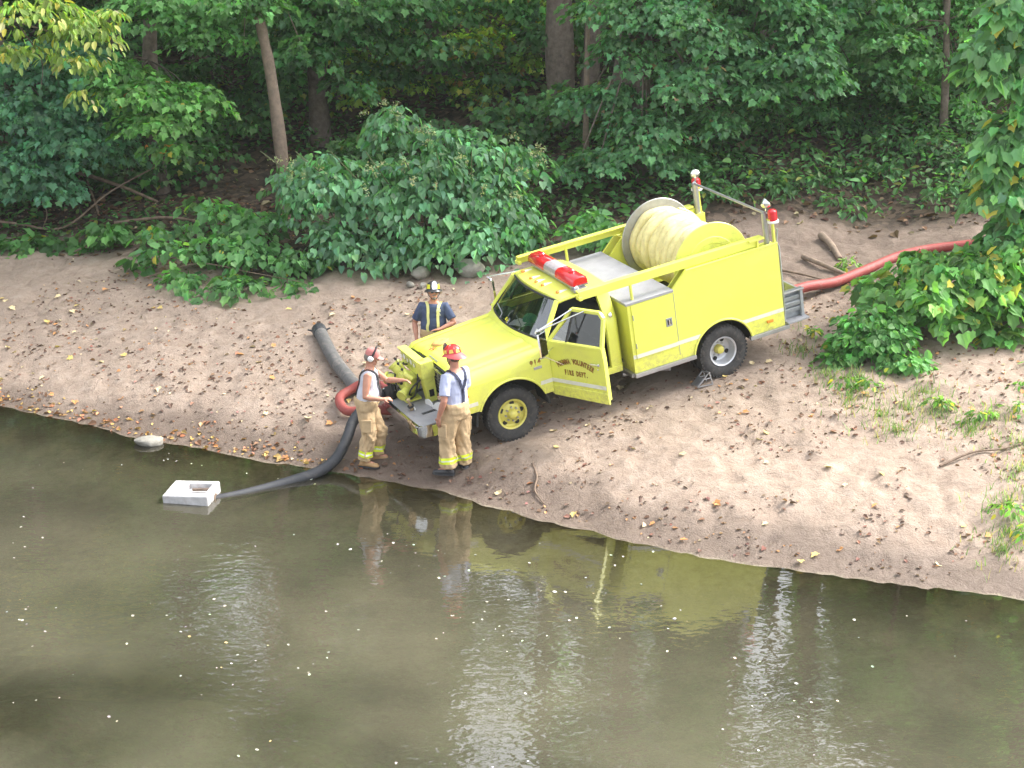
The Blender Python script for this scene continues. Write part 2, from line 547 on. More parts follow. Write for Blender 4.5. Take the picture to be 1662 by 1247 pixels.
# ------------------------------------------------------------------ ground and river
def ground_material():
    m, n, l, out = _nodes('river_bank_ground')
    p = n.new('ShaderNodeBsdfPrincipled')
    l.new(p.outputs[0], out.inputs[0])
    tc = n.new('ShaderNodeTexCoord')
    vec = tc.outputs['Object']
    def attr(name):
        a = n.new('ShaderNodeAttribute')
        a.attribute_name = name
        return a.outputs['Fac']
    def mixc(f, a, b):
        x = n.new('ShaderNodeMix')
        x.data_type = 'RGBA'
        l.new(f, x.inputs[0])
        for s, c in ((6, a), (7, b)):
            if isinstance(c, tuple):
                x.inputs[s].default_value = (*c, 1)
            else:
                l.new(c, x.inputs[s])
        return x.outputs[2]
    big = noise(n, l, 0.9, 6, 0.7, vec)
    mid = noise(n, l, 5.5, 6, 0.7, vec, 0.4)
    fine = noise(n, l, 38, 5, 0.75, vec)
    sand = ramp(n, l, mid.outputs['Fac'], [(0.25, (0.235, 0.172, 0.130)), (0.5, (0.325, 0.252, 0.198)), (0.75, (0.41, 0.332, 0.272))]).outputs['Color']
    dk = ramp(n, l, big.outputs['Fac'], [(0.42, (0, 0, 0)), (0.68, (0.65, 0.65, 0.65))]).outputs['Color']
    sand = mixc(dk, sand, (0.235, 0.18, 0.142))
    # small debris and pebbles
    vo = n.new('ShaderNodeTexVoronoi')
    vo.inputs['Scale'].default_value = 17
    vo.inputs['Randomness'].default_value = 1
    l.new(vec, vo.inputs['Vector'])
    spots = ramp(n, l, vo.outputs['Distance'], [(0.10, (0.8, 0.8, 0.8)), (0.2, (0, 0, 0))]).outputs['Color']
    pick = ramp(n, l, vo.outputs['Color'], [(0.62, (0, 0, 0)), (0.70, (1, 1, 1))]).outputs['Color']
    sp = n.new('ShaderNodeMath'); sp.operation = 'MULTIPLY'
    l.new(spots, sp.inputs[0]); l.new(pick, sp.inputs[1])
    sand = mixc(sp.outputs[0], sand, (0.16, 0.10, 0.07))
    damp = ramp(n, l, mid.outputs['Fac'], [(0.3, (0.120, 0.086, 0.066)), (0.7, (0.175, 0.132, 0.104))]).outputs['Color']
    silt = ramp(n, l, big.outputs['Fac'], [(0.30, (0.11, 0.09, 0.055)), (0.47, (0.20, 0.17, 0.11)), (0.60, (0.44, 0.40, 0.28))]).outputs['Color']
    dirt = ramp(n, l, mid.outputs['Fac'], [(0.25, (0.12, 0.088, 0.07)), (0.75, (0.24, 0.185, 0.15))]).outputs['Color']
    v2 = n.new('ShaderNodeTexVoronoi')
    v2.inputs['Scale'].default_value = 9
    l.new(vec, v2.inputs['Vector'])
    duff = ramp(n, l, v2.outputs['Color'], [(0.2, (0.035, 0.026, 0.02)), (0.5, (0.07, 0.05, 0.037)), (0.8, (0.12, 0.085, 0.06))]).outputs['Color']
    c = mixc(attr('dirt'), sand, dirt)
    c = mixc(attr('forest'), c, duff)
    c = mixc(attr('damp'), c, damp)
    c = mixc(attr('bed'), c, silt)
    l.new(c, p.inputs['Base Color'])
    rg = n.new('ShaderNodeMapRange')
    l.new(attr('damp'), rg.inputs[0])
    rg.inputs[3].default_value = 0.95
    rg.inputs[4].default_value = 0.55
    l.new(rg.outputs[0], p.inputs['Roughness'])
    p.inputs['Specular IOR Level'].default_value = 0.3
    ad = n.new('ShaderNodeMath'); ad.operation = 'MULTIPLY_ADD'
    l.new(fine.outputs['Fac'], ad.inputs[0]); ad.inputs[1].default_value = 0.35
    l.new(mid.outputs['Fac'], ad.inputs[2])
    l.new(bump(n, l, ad.outputs[0], 0.85, 0.07).outputs[0], p.inputs['Normal'])
    return m

def axis_steps(lo, a, b, hi, step):
    """fine steps between a and b, growing outwards to lo and hi"""
    core = list(np.arange(a, b + 1e-6, step))
    s, x, up = step, b, []
    while x < hi:
        s = min(s * 1.12, 12); x += s; up.append(x)
    s, x, dn = step, a, []
    while x > lo:
        s = min(s * 1.12, 12); x -= s; dn.append(x)
    return np.array(dn[::-1] + core + up)

gx = axis_steps(-400, -11.5, 10.5, 400, 0.075)
gy = axis_steps(-60, 19.5, 35.0, 500, 0.075)
GX, GY = np.meshgrid(gx, gy, indexing='ij')
GZ = height(GX, GY)
nx, ny = len(gx), len(gy)
ii = np.arange(nx * ny).reshape(nx, ny)
quads = np.stack([ii[:-1, :-1], ii[1:, :-1], ii[1:, 1:], ii[:-1, 1:]], -1).reshape(-1, 4)
ground_o = np_object('ground', np.stack([GX, GY, GZ], -1).reshape(-1, 3), np.full(len(quads), 4), quads.ravel(), ground_material(), smooth=True)
ground_o['kind'] = 'structure'
D = shore_d(GX, GY).ravel()
X_, Y_ = GX.ravel(), GY.ravel()
nz = 1.2 * VN[1](X_ * 0.7, Y_ * 0.7) + 0.9 * VN[3](X_ * 2.1, Y_ * 2.1)
edge = np.interp(X_, [-12, -6, -4, -1, 1.0, 3.5, 5, 7, 9, 14], [4.4, 4.7, 4.6, 5.6, 7.4, 8.9, 9.3, 9.8, 10.0, 9.6])
sm = lambda t: np.clip(t, 0, 1) ** 2 * (3 - 2 * np.clip(t, 0, 1))
def put(name, val):
    a = ground_o.data.attributes.new(name, 'FLOAT', 'POINT')
    a.data.foreach_set('value', np.asarray(val, np.float32))
put('forest', sm((D - edge + 0.5 * nz) / 0.9))
put('dirt', sm((D - np.interp(X_, [-2, 2, 3.5, 5, 8], [5.0, 5.6, 5.6, 6.0, 5.4]) + 0.7 * nz) / 1.8) * 0.9 + 0.0)
put('damp', sm((np.interp(X_, [-9, -4, -1, 2, 6], [0.75, 1.1, 1.35, 1.15, 1.0]) + 0.35 * nz - D) / 0.7))
put('bed', sm((0.04 - D) / 0.12))

# the river surface: clear at the edge, murky where it is deep
def water_material():
    m, n, l, out = _nodes('river_water')
    tc = n.new('ShaderNodeTexCoord')
    mp = n.new('ShaderNodeMapping')
    l.new(tc.outputs['Object'], mp.inputs['Vector'])
    mp.inputs['Scale'].default_value = (1.0, 1.7, 1.0)
    mp.inputs['Rotation'].default_value = (0, 0, R_(-20))
    a = noise(n, l, 2.6, 2, 0.45, mp.outputs[0], 0.3)
    b = noise(n, l, 7.5, 1, 0.4, mp.outputs[0], 0.5)
    at = n.new('ShaderNodeAttribute'); at.attribute_name = 'ripple'
    ad = n.new('ShaderNodeMath'); ad.operation = 'MULTIPLY_ADD'
    l.new(b.outputs['Fac'], ad.inputs[0]); ad.inputs[1].default_value = 0.6
    l.new(a.outputs['Fac'], ad.inputs[2])
    ml = n.new('ShaderNodeMath'); ml.operation = 'MULTIPLY'
    l.new(ad.outputs[0], ml.inputs[0]); l.new(at.outputs['Fac'], ml.inputs[1])
    bp = bump(n, l, ml.outputs[0], 1.0, 0.006)
    tr = n.new('ShaderNodeBsdfTransparent'); tr.inputs[0].default_value = (0.80, 0.77, 0.56, 1)
    df = n.new('ShaderNodeBsdfDiffuse')
    cl = noise(n, l, 0.35, 4, 0.6, tc.outputs['Object'])
    cr = ramp(n, l, cl.outputs['Fac'], [(0.35, (0.078, 0.073, 0.050)), (0.65, (0.130, 0.119, 0.080))])
    l.new(cr.outputs['Color'], df.inputs[0])
    dep = n.new('ShaderNodeAttribute'); dep.attribute_name = 'murk'
    m1 = n.new('ShaderNodeMixShader')
    l.new(dep.outputs['Fac'], m1.inputs[0]); l.new(tr.outputs[0], m1.inputs[1]); l.new(df.outputs[0], m1.inputs[2])
    gl = n.new('ShaderNodeBsdfGlossy'); gl.inputs['Roughness'].default_value = 0.015
    l.new(bp.outputs[0], gl.inputs['Normal'])
    fr = n.new('ShaderNodeFresnel'); fr.inputs['IOR'].default_value = 2.0
    l.new(bp.outputs[0], fr.inputs['Normal'])
    m2 = n.new('ShaderNodeMixShader')
    l.new(fr.outputs[0], m2.inputs[0]); l.new(m1.outputs[0], m2.inputs[1]); l.new(gl.outputs[0], m2.inputs[2])
    l.new(m2.outputs[0], out.inputs[0])
    return m

wx = axis_steps(-400, -12, 12, 400, 0.25)
wy = axis_steps(-60, 12, 32, 60, 0.25)
WX, WY = np.meshgrid(wx, wy, indexing='ij')
ii = np.arange(WX.size).reshape(WX.shape)
quads = np.stack([ii[:-1, :-1], ii[1:, :-1], ii[1:, 1:], ii[:-1, 1:]], -1).reshape(-1, 4)
wd = shore_d(WX, WY).ravel()
keep = (wd[quads] < 1.2).any(1)
quads = quads[keep]
water = np_object('river_water', np.stack([WX, WY, 0 * WX], -1).reshape(-1, 3), np.full(len(quads), 4), quads.ravel(), water_material(), smooth=True)
water['kind'] = 'structure'
depth = np.clip(-height(WX, WY).ravel(), 0, 5)
a = water.data.attributes.new('murk', 'FLOAT', 'POINT')
a.data.foreach_set('value', (1 - np.exp(-depth * 1.35)).astype(np.float32))
a = water.data.attributes.new('ripple', 'FLOAT', 'POINT')
rp = np.interp(wd, [-9, -5, -2.2, -0.6, 0.2], [1.15, 0.95, 0.45, 0.18, 0.05])
a.data.foreach_set('value', rp.astype(np.float32))
# ------------------------------------------------------------------ the fire truck (x forward, y to its left, z up; origin under the front axle)
truck = empty('fire_truck', tuple(TR_T), 'old lime yellow fire truck nosed down the sandy bank with its driver door open', 'fire truck')
truck.rotation_euler = Matrix([list(r) for r in TR_R]).to_euler()

WB, BX0, BX1, BW, FW = 3.442, -1.93, -4.53, 1.149, 1.0   # wheelbase, body front/rear, half widths
RT, RZ = 0.41, 0.41

def arc(cx, cz, rx, rz, a0, a1, n):
    return [(cx + rx * math.cos(R_(a0 + (a1 - a0) * i / n)), cz + rz * math.sin(R_(a0 + (a1 - a0) * i / n))) for i in range(n + 1)]

# --- chassis and wheel wells (dark, seen under the body)
b = MB()
for s in (-1, 1):
    b.box((-1.6, s * 0.42, 0.55), (5.6, 0.08, 0.16))
b.box((-1.3, 0, 0.66), (1.2, 1.7, 0.05))
b.box((-3.2, 0, 0.78), (2.5, 1.5, 0.06))
b.box((0.0, 0, 0.72), (1.1, 1.2, 0.3))
b.tube([(0, -0.8, RZ), (0, 0.8, RZ)], 0.05, 10)
b.tube([(-WB, -0.9, RZ), (-WB, 0.9, RZ)], 0.07, 10)
b.ball((-WB, 0.05, RZ), (0.2, 0.2, 0.18))
b.ball((0, -0.25, RZ), (0.15, 0.15, 0.15))
for s in (-1, 1):
    b.prism([(x, z) for x, z in arc(0, 0.42, 0.60, 0.62, 0, 180, 14)] + [(x, z) for x, z in arc(0, 0.42, 0.57, 0.59, 180, 0, 14)], 'y', s * 0.55, s * 0.975)
    b.prism([(x, z) for x, z in arc(-WB, 0.42, 0.56, 0.56, 0, 180, 14)] + [(x, z) for x, z in arc(-WB, 0.42, 0.53, 0.53, 180, 0, 14)], 'y', s * 0.55, s * 1.10)
    b.box((0.0, s * 0.56, 0.85), (1.1, 0.02, 0.5))
    b.box((-WB, s * 0.56, 0.85), (1.1, 0.02, 0.5))
b.build('chassis', 'dark', truck, smooth=40)
MB().tube([(-1.9, 0.75, 0.40), (-2.35, 0.85, 0.40), (-2.55, 1.06, 0.40)], 0.045, 10).build('exhaust_pipe', 'alu', truck, smooth=60)

# --- wheels
def tyre_mesh(w):
    b = MB()
    h = w / 2
    prof = [(0.235, -h * 0.72), (0.27, -h * 0.95), (0.34, -h), (0.385, -h * 0.9), (0.402, -h * 0.74)]
    for i in range(4):                                   # tread ribs with grooves between
        a0 = -h * 0.72 + i * h * 0.36
        prof += [(0.41, a0 + 0.002), (0.41, a0 + h * 0.29), (0.398, a0 + h * 0.30), (0.398, a0 + h * 0.355)]
    prof += [(0.402, h * 0.74), (0.385, h * 0.9), (0.34, h), (0.27, h * 0.95), (0.235, h * 0.72)]
    b.lathe(prof, (0, 0, 0), (0, 1, 0), 56, closed=True)
    for i in range(44):                                  # shoulder lugs
        a = 2 * math.pi * i / 44
        for s in (-1, 1):
            c = Vector((math.cos(a) * 0.398, s * h * 0.84, math.sin(a) * 0.398))
            b.box(c, (0.026, h * 0.26, 0.03), Euler((0, -a, 0)).to_matrix())
    return b

def wheel(x, y, side, kind):
    """side = +1 for the truck's left"""
    w = empty('wheel', (x, y, RZ), parent=truck)
    w.rotation_euler = (0, 0, 0 if side > 0 else math.pi)
    tyre_mesh(0.205).build('tyre', 'rubber', w, smooth=35)
    m = 'rim_yellow' if kind == 'front' else 'silver'
    b = MB()
    if kind == 'front':
        b.lathe([(0.236, -0.08), (0.236, 0.068), (0.228, 0.082), (0.205, 0.072), (0.198, 0.02), (0.175, 0.012), (0.13, 0.045), (0.085, 0.052)], (0, 0, 0), (0, 1, 0), 40)
    else:
        b.lathe([(0.236, -0.08), (0.236, 0.068), (0.228, 0.082), (0.208, 0.072), (0.198, 0.0), (0.182, -0.07), (0.15, -0.085), (0.09, -0.09)], (0, 0, 0), (0, 1, 0), 40)
    b.build('rim', m, w, smooth=40)
    rh, yh = (0.163, 0.024) if kind == 'front' else (0.155, -0.072)
    for i in range(5 if kind == 'front' else 4):
        a = 2 * math.pi * i / (5 if kind == 'front' else 4) + 0.5
        MB().lathe([(0.036, 0.0), (0.036, 0.008)], (math.cos(a) * rh, yh, math.sin(a) * rh), (0, 1, 0), 12).build('hand_hole', 'dark', w)
    hb = MB()
    y0 = 0.05 if kind == 'front' else -0.09
    L = 0.07 if kind == 'front' else 0.10
    hb.lathe([(0.075, y0 - 0.01), (0.072, y0 + L * 0.6), (0.055, y0 + L), (0.02, y0 + L + 0.012)], (0, 0, 0), (0, 1, 0), 20)
    hb.build('hub', 'rim_yellow', w, smooth=40)
    for i in range(8 if side > 0 and abs(y) > 0.83 else 0):
        a = 2 * math.pi * i / 8
        MB().lathe([(0.017, y0 - 0.01), (0.015, y0 + 0.03)], (math.cos(a) * 0.105, 0, math.sin(a) * 0.105), (0, 1, 0), 6).build('lug_nut', 'alu', w)
    return w
wheel(0, 0.84, 1, 'front')
wheel(0, -0.84, -1, 'front')
wheel(-WB, 1.035, 1, 'rear')
wheel(-WB, 0.80, 1, 'rear')
wheel(-WB, -1.035, -1, 'rear')
wheel(-WB, -0.80, -1, 'rear')

# --- bonnet, wings, cowl
def hood_z(x, y):
    z = 1.212 + 0.085 * (0.74 - x) / 1.30
    z += 0.022 * (1 - (abs(y) / 0.80) ** 2.2)
    t = min(max((0.56 - abs(y)) / 0.05, 0), 1)
    z += 0.020 * t * t * (3 - 2 * t)
    t = max(0, (x - 0.66) / 0.10)
    return z - 0.045 * t * t
xs = [0.765, 0.75, 0.73, 0.70, 0.66, 0.6, 0.5, 0.35, 0.2, 0.05, -0.1, -0.25, -0.4, -0.47, -0.52]
ysn = [-0.80, -0.78, -0.70, -0.615, -0.58, -0.55, -0.51, -0.4, -0.2, 0, 0.2, 0.4, 0.51, 0.55, 0.58, 0.615, 0.70, 0.78, 0.80]
rings = []
for y in ysn:
    e = 0.02 if abs(y) > 0.79 else 0
    bow = 0.10 * (1 - (y / 0.8) ** 2)                       # rear edge bows back to the windscreen
    rings.append([(x + (0.0 if x > -0.3 else -0.0) + (bow * max(0, (-x - 0.1)) * 0.9 if x < -0.1 else 0) - 0.0, y, hood_z(x, y) - e) for x in xs])
MB().loft(rings, closed_ring=False, cap=False).build('hood', 'lime', truck, smooth=50)

for s in (-1, 1):
    rings = []
    for x in [0.80, 0.79, 0.765, 0.72, 0.6, 0.4, 0.2, 0, -0.2, -0.4, -0.55, -0.665]:
        zt = 1.212 + 0.085 * (0.74 - x) / 1.30
        t = max(0, (x - 0.68) / 0.12)
        zt -= 0.075 * t * t
        k = 1 - 0.02 * t * t
        rings.append([(x, s * 0.808, zt - 0.03), (x, s * 0.810, zt - 0.002), (x, s * 0.86, zt + 0.006), (x, s * 0.925 * k, zt - 0.004), (x, s * 0.962 * k, zt - 0.026),
                      (x, s * 0.985 * k, zt - 0.07), (x, s * 0.999 * k, zt - 0.13 + 0.02 * t), (x, s * 1.004 * k, 1.055)])
    f = MB().use('lime').loft(rings, closed_ring=False, cap=False)
    # side sheet with the wheel arch cut out
    out = [(0.795, 0.66), (0.795, 1.06), (-0.665, 1.06), (-0.665, 0.60), (-0.52, 0.60)] + [(x, z) for x, z in arc(0, 0.42, 0.555, 0.56, 160, 26, 18)] + [(0.53, 0.66)]
    f.prism(out, 'y', s * 0.984, s * 1.004)
    f.prism([(0.795, 0.70), (0.795, 1.10), (0.78, 1.10), (0.78, 0.70)], 'y', s * 0.80, s * 0.99)
    fo = f.build('fender', None, truck, smooth=45)
    if s > 0:
        pth = [(x, 1.004, z) for x, z in arc(0, 0.42, 0.563, 0.568, 158, 24, 22)]
        MB().tube(pth, 0.017, 8).build('arch_lip', 'lime', truck, smooth=60)
        pb = MB()
        pb.box((-0.60, 1.0065, 0.785), (0.128, 0.003, 0.058))
        pb.prism([(-0.535, 0.756), (-0.47, 0.756), (-0.482, 0.814), (-0.535, 0.814)], 'y', 1.005, 1.008)
        pb.build('white_stripe', 'stripe', truck)
        pb = MB()
        pb.box((0.65, 1.0065, 0.785), (0.24, 0.003, 0.058))
        pb.build('white_stripe', 'stripe', truck)
        MB().box((0.70, 1.006, 0.93), (0.10, 0.012, 0.035)).build('marker_light', 'amber', truck, bevel=0.004)
# cowl between bonnet and windscreen
rings = []
for i in range(13):
    y = -0.93 + 1.86 * i / 12
    u = y / 0.93
    bow = 0.15 * (1 - u * u)
    z0 = 1.295 - 0.035 * abs(u) ** 4
    rings.append([(-0.50 + bow * 0.15, y, z0 - 0.02), (-0.53 + bow * 0.4, y, z0 + 0.004), (-0.60 + bow, y, z0 + 0.045), (-0.655 + bow, y, z0 + 0.08), (-0.70 + bow, y, z0 + 0.06)])
MB().loft(rings, closed_ring=False, cap=False).build('cowl', 'lime', truck, smooth=50)
for y, ang in ((-0.38, 0.5), (0.30, 0.5)):
    MB().tube([(-0.50, y, 1.335), (-0.60, y - 0.02, 1.44), (-0.66, y - 0.30, 1.50)], 0.009, 6).build('wiper', 'greysteel', truck, smooth=60)

# --- grille and headlamps
b = MB().use('greysteel').box((0.755, 0, 0.94), (0.03, 1.60, 0.42))
b.use('dark').box((0.772, 0, 0.945), (0.012, 1.18, 0.34))
b.build('grille_panel', None, truck)
fr = MB()
for z in (1.145, 0.745):
    fr.box((0.795, 0, z), (0.05, 1.62, 0.035))
for y in (-0.80, -0.6, 0.6, 0.80):
    fr.box((0.795, y, 0.945), (0.05, 0.03, 0.38))
fr.build('grille_frame', 'chrome', truck, bevel=0.006)
for i in range(6):
    MB().box((0.792, 0, 0.80 + i * 0.058), (0.025, 1.16, 0.016)).build('grille_bar', 'alu', truck)
for i in range(5):
    MB().box((0.796, -0.48 + i * 0.24, 0.945), (0.018, 0.014, 0.36)).build('grille_upright', 'alu', truck)
for s in (-1, 1):
    h = MB().use('chrome').lathe([(0.105, 0), (0.11, 0.02), (0.095, 0.03)], (0.775, s * 0.70, 0.97), (1, 0, 0), 20)
    h.use('clearlens').lathe([(0.09, 0.02), (0.06, 0.042), (0.01, 0.05)], (0.775, s * 0.70, 0.97), (1, 0, 0), 20)
    h.build('headlight', None, truck, smooth=40)

# --- cab shell
b = MB().use('lime')
for s in (-1, 1):
    # corner post sweeping from the belt up and in to the roof, and the quarter below it
    post = []
    for t in np.linspace(0, 1, 9):
        z = 0.60 + (1.85 - 0.60) * t
        yin = 0.985 if z < 1.37 else 0.985 - 0.225 * ((z - 1.37) / 0.48) ** 1.15
        xf = -1.64 if z < 1.37 else -1.64 + 0.02 * (z - 1.37)
        post.append([(xf, s * (yin - 0.07), z), (xf, s * (yin - 0.004), z), (-1.72, s * yin, z), (-1.80, s * (yin - 0.012), z), (-1.852, s * (yin - 0.07), z), (-1.852, s * (yin - 0.16), z), (-1.80, s * (yin - 0.16), z)])
    b.loft(post)
    b.box((-1.24, s * 0.955, 0.615), (1.15, 0.07, 0.10))        # sill
    b.box((-0.69, s * 0.965, 0.95), (0.06, 0.05, 0.78))         # hinge post
    b.bar((-0.665, s * 0.90, 1.36), (-1.015, s * 0.755, 1.845), 0.06, 0.055)   # windscreen post
b.box((-1.838, 0, 0.98), (0.03, 1.75, 0.78))
b.box((-1.838, 0, 1.76), (0.03, 1.5, 0.18))
b.build('cab_shell', None, truck, smooth=40, bevel=0.006)
def roof_ring(x, w, zt, th=0.05):
    n = 12
    top = [(x - 0.0, w * (-1 + 2 * i / n), zt + 0.035 * (1 - (-1 + 2 * i / n) ** 2) - (0.02 if i in (0, n) else 0)) for i in range(n + 1)]
    bot = [(x, y * 0.985, z - th) for _, y, z in top[::-1]]
    return top + bot
def bowed(ring, amt, w):
    return [(x + amt * (1 - (y / w) ** 2), y, z) for x, y, z in ring]
rr = [bowed(roof_ring(-1.045, 0.765, 1.835, 0.02), 0.10, 0.77), bowed(roof_ring(-1.06, 0.775, 1.862, 0.045), 0.10, 0.77), bowed(roof_ring(-1.12, 0.785, 1.882), 0.07, 0.78)]
rr += [roof_ring(-1.3, 0.79, 1.892), roof_ring(-1.6, 0.79, 1.89), roof_ring(-1.80, 0.78, 1.875), roof_ring(-1.87, 0.765, 1.84, 0.03)]
MB().loft(rr).build('roof', 'lime', truck, smooth=45)
for s in (-1, 1):
    MB().tube([(-1.03, s * 0.775, 1.83), (-1.3, s * 0.80, 1.855), (-1.6, s * 0.80, 1.855), (-1.84, s * 0.785, 1.83)], 0.014, 6).build('drip_rail', 'lime', truck, smooth=60)

def screen_pt(u, v):
    """windscreen surface, u across -1..1, v up 0..1"""
    yb, yt = 0.875 * u, 0.735 * u
    xb, xt = -0.665 + 0.15 * (1 - u * u), -1.03 + 0.11 * (1 - u * u)
    return (xb + (xt - xb) * v, yb + (yt - yb) * v, 1.375 + (1.835 + 0.025 * (1 - u * u) - 1.375) * v)
rings = [[screen_pt(-1 + 2 * i / 14, j / 4) for i in range(15)] for j in range(5)]
MB().loft(rings, closed_ring=False, cap=False).build('windshield', 'windshield', truck, smooth=60)
us = [-1 + 2 * i / 14 for i in range(15)]
loop = [screen_pt(u, 0) for u in us] + [screen_pt(1, v) for v in (0.25, 0.5, 0.75)] + [screen_pt(u, 1) for u in us[::-1]] + [screen_pt(-1, v) for v in (0.75, 0.5, 0.25)]
MB().tube(loop + [loop[0]], 0.016, 6).build('windshield_seal', 'rubber_seal', truck, smooth=60)
MB().box((-1.845, 0, 1.52), (0.012, 1.35, 0.30)).build('rear_window', 'sideglass', truck)
MB().use('white').box(Vector(screen_pt(0.80, 0.14)) + Vector((0.008, 0, 0.008)), (0.004, 0.075, 0.075), (0, R_(-38), R_(-14))).build('windshield_sticker', None, truck)
MB().lathe([(0.035, 0), (0.035, 0.02), (0.02, 0.028)], (-1.735, 0.955, 1.47), (0, 1, 0.25), 14).build('filler_cap', 'chrome', truck, smooth=40)

# --- cab inside
b = MB().use('interior')
b.box((-1.25, 0, 0.70), (1.1, 1.82, 0.06))
b.box((-1.815, 0, 1.10), (0.02, 1.78, 0.75))
b.box((-0.70, 0, 0.98), (0.04, 1.78, 0.55))
b.build('cab_floor', None, truck)
MB().prism([(-0.72, 1.08), (-0.62, 1.33), (-0.86, 1.355), (-0.96, 1.30), (-0.95, 1.10)], 'y', -0.87, 0.87).build('dashboard', 'interior', truck, bevel=0.02)
se = MB().use('interior').box((-1.42, 0, 0.96), (0.50, 1.6, 0.18)).box((-1.68, 0, 1.24), (0.14, 1.6, 0.55), (0, R_(-9), 0))
se.build('bench_seat', None, truck, bevel=0.03)
sw = MB()
c = Vector((-1.10, 0.42, 1.32)); ax = Vector((0.75, 0, -0.66)).normalized(); e1 = Vector((0, 1, 0)); e2 = ax.cross(e1)
sw.tube([c + (e1 * math.cos(a) + e2 * math.sin(a)) * 0.20 for a in np.linspace(0, 2 * math.pi, 25)], 0.014, 6)
for a in (0.3, 2.4, 4.5):
    sw.tube([c + ax * 0.03, c + (e1 * math.cos(a) + e2 * math.sin(a)) * 0.2], 0.01, 6)
sw.tube([c + ax * 0.03, c + ax * 0.35], 0.03, 8)
sw.build('steering_wheel', 'interior', truck, smooth=60)

# --- doors
def text_mesh(body, size, m, offset=0.0):
    cu = bpy.data.curves.new('lettering', 'FONT')
    cu.body = body
    cu.size = size
    cu.offset = offset
    cu.align_x = 'CENTER'
    cu.align_y = 'CENTER'
    cu.resolution_u = 2
    o = bpy.data.objects.new('lettering', cu)
    me = o.to_mesh()
    vs = [tuple(v.co) for v in me.vertices]
    fs = [tuple(p.vertices) for p in me.polygons]
    o.to_mesh_clear()
    bpy.data.objects.remove(o)
    bpy.data.curves.remove(cu)
    return vs, fs

def lettering(place, items, y, parent, join=True):
    """items: (char, x, z, angle, size, stretch); drawn as dark outline with gold face, reading from outside"""
    b = MB()
    for mm, off, dy in (('brownink', 0.012, 0.0), ('gold', -0.001, 0.0025)):
        b.use(mm)
        for ch, x, z, a, sz, st in items:
            vs, fs = text_mesh(ch, sz, None, off * sz / 0.1 * 0.5)
            ca, sa = math.cos(a), math.sin(a)
            out = []
            for vx, vz, _ in vs:
                vx *= st
                u, w = vx * ca - vz * sa, vx * sa + vz * ca
                out.append((x - u, y + dy, z + w))          # text runs towards -x seen from the left side
            b.add(out, fs)
    return b.build(place, None, parent)

def door(side):
    d = MB().use('lime')
    s = side
    # lower shell with a slight flare at the sill
    d.prism([(0.0, 0.575), (0.0, 1.375), (-0.975, 1.375), (-0.985, 1.2), (-0.985, 0.575)], 'y', s * -0.085, 0.0)
    d.prism([(-0.005, 0.545), (-0.005, 0.70), (-0.985, 0.70), (-0.995, 0.525)], 'y', s * -0.03, s * 0.006)
    # window frame leaning in
    zt, yt = 1.845, s * -0.215
    for a, c_ in (((0.0, s * -0.035, 1.37), (-0.37, yt, zt)), ((-0.37, yt, zt), (-0.86, yt, zt)), ((-0.86, yt, zt), (-0.945, yt * 0.82, zt - 0.07)), ((-0.945, yt * 0.82, zt - 0.07), (-0.955, s * -0.035, 1.37))):
        d.bar(a, c_, 0.05, 0.055, up=(0, 1, 0))
    d.bar((-0.02, s * -0.03, 1.375), (-0.965, s * -0.03, 1.375), 0.07, 0.04)
    o = d.build('door', None, truck, bevel=0.006)
    o.location = (-0.672, s * 0.985, 0)
    if s > 0:
        o.rotation_euler = (0, 0, R_(-63))
        o['label'] = 'open driver door with gold lettering'
    p = lambda u, t: (-u, s * (-0.035 - 0.18 * t), 1.40 + 0.42 * t)
    g = MB().add([p(0.34, 0.0), p(0.925, 0.0), p(0.90, 1.0), p(0.40, 1.0)], [(0, 1, 2, 3)])
    g.build('window_pane', 'sideglass', o)
    g = MB().add([p(0.06, 0.0), p(0.31, 0.0), p(0.37, 1.0), p(0.355, 1.0)], [(0, 1, 2, 3)])
    g.build('vent_pane', 'windshield', o)
    MB().bar(p(0.325, 0), p(0.385, 1.0), 0.022, 0.03, up=(0, 1, 0)).build('vent_divider', 'rubber_seal', o)
    MB().box((-0.49, s * 0.0085, 0.785), (0.97, 0.004, 0.058)).build('white_stripe', 'stripe', o)
    h = MB().box((-0.83, s * 0.02, 1.135), (0.15, 0.022, 0.026)).box((-0.90, s * 0.012, 1.135), (0.03, 0.02, 0.04))
    h.lathe([(0.013, 0), (0.011, 0.012)], (-0.87, s * 0.0, 1.06), (0, s, 0), 10)
    h.build('door_handle', 'chrome', o, bevel=0.004)
    MB().box((-0.5, s * -0.09, 0.98), (0.86, 0.012, 0.62)).build('door_card', 'interior', o)
    # tall mirror on tube arms
    mx, my = -0.17, s * 0.30
    a = MB()
    k = (mx + 0.02, my + s * 0.08, 1.70)
    a.tube([k, (-0.39, yt, zt + 0.01)], 0.011, 6)
    a.tube([k, (-0.62, yt, zt + 0.01)], 0.011, 6)
    a.tube([k, (mx, my, 1.69), (mx, my, 1.28)], 0.012, 6)
    a.tube([(mx, my, 1.28), (mx + 0.06, my + s * 0.04, 1.26), (-0.10, 0.0, 1.30)], 0.010, 6)
    a.tube([(mx + 0.04, my, 1.30), (-0.26, s * 0.01, 1.06)], 0.009, 6)
    a.use('chrome')
    a.build('mirror_arm', 'chrome', o, smooth=60)
    mm = MB().use('chrome').box((mx, my, 1.48), (0.035, 0.155, 0.36))
    mm.use('sideglass').box((mx - 0.02, my, 1.48), (0.006, 0.14, 0.34))
    mm.build('mirror', None, o, bevel=0.008)
    return o
dl = door(1)
door(-1)
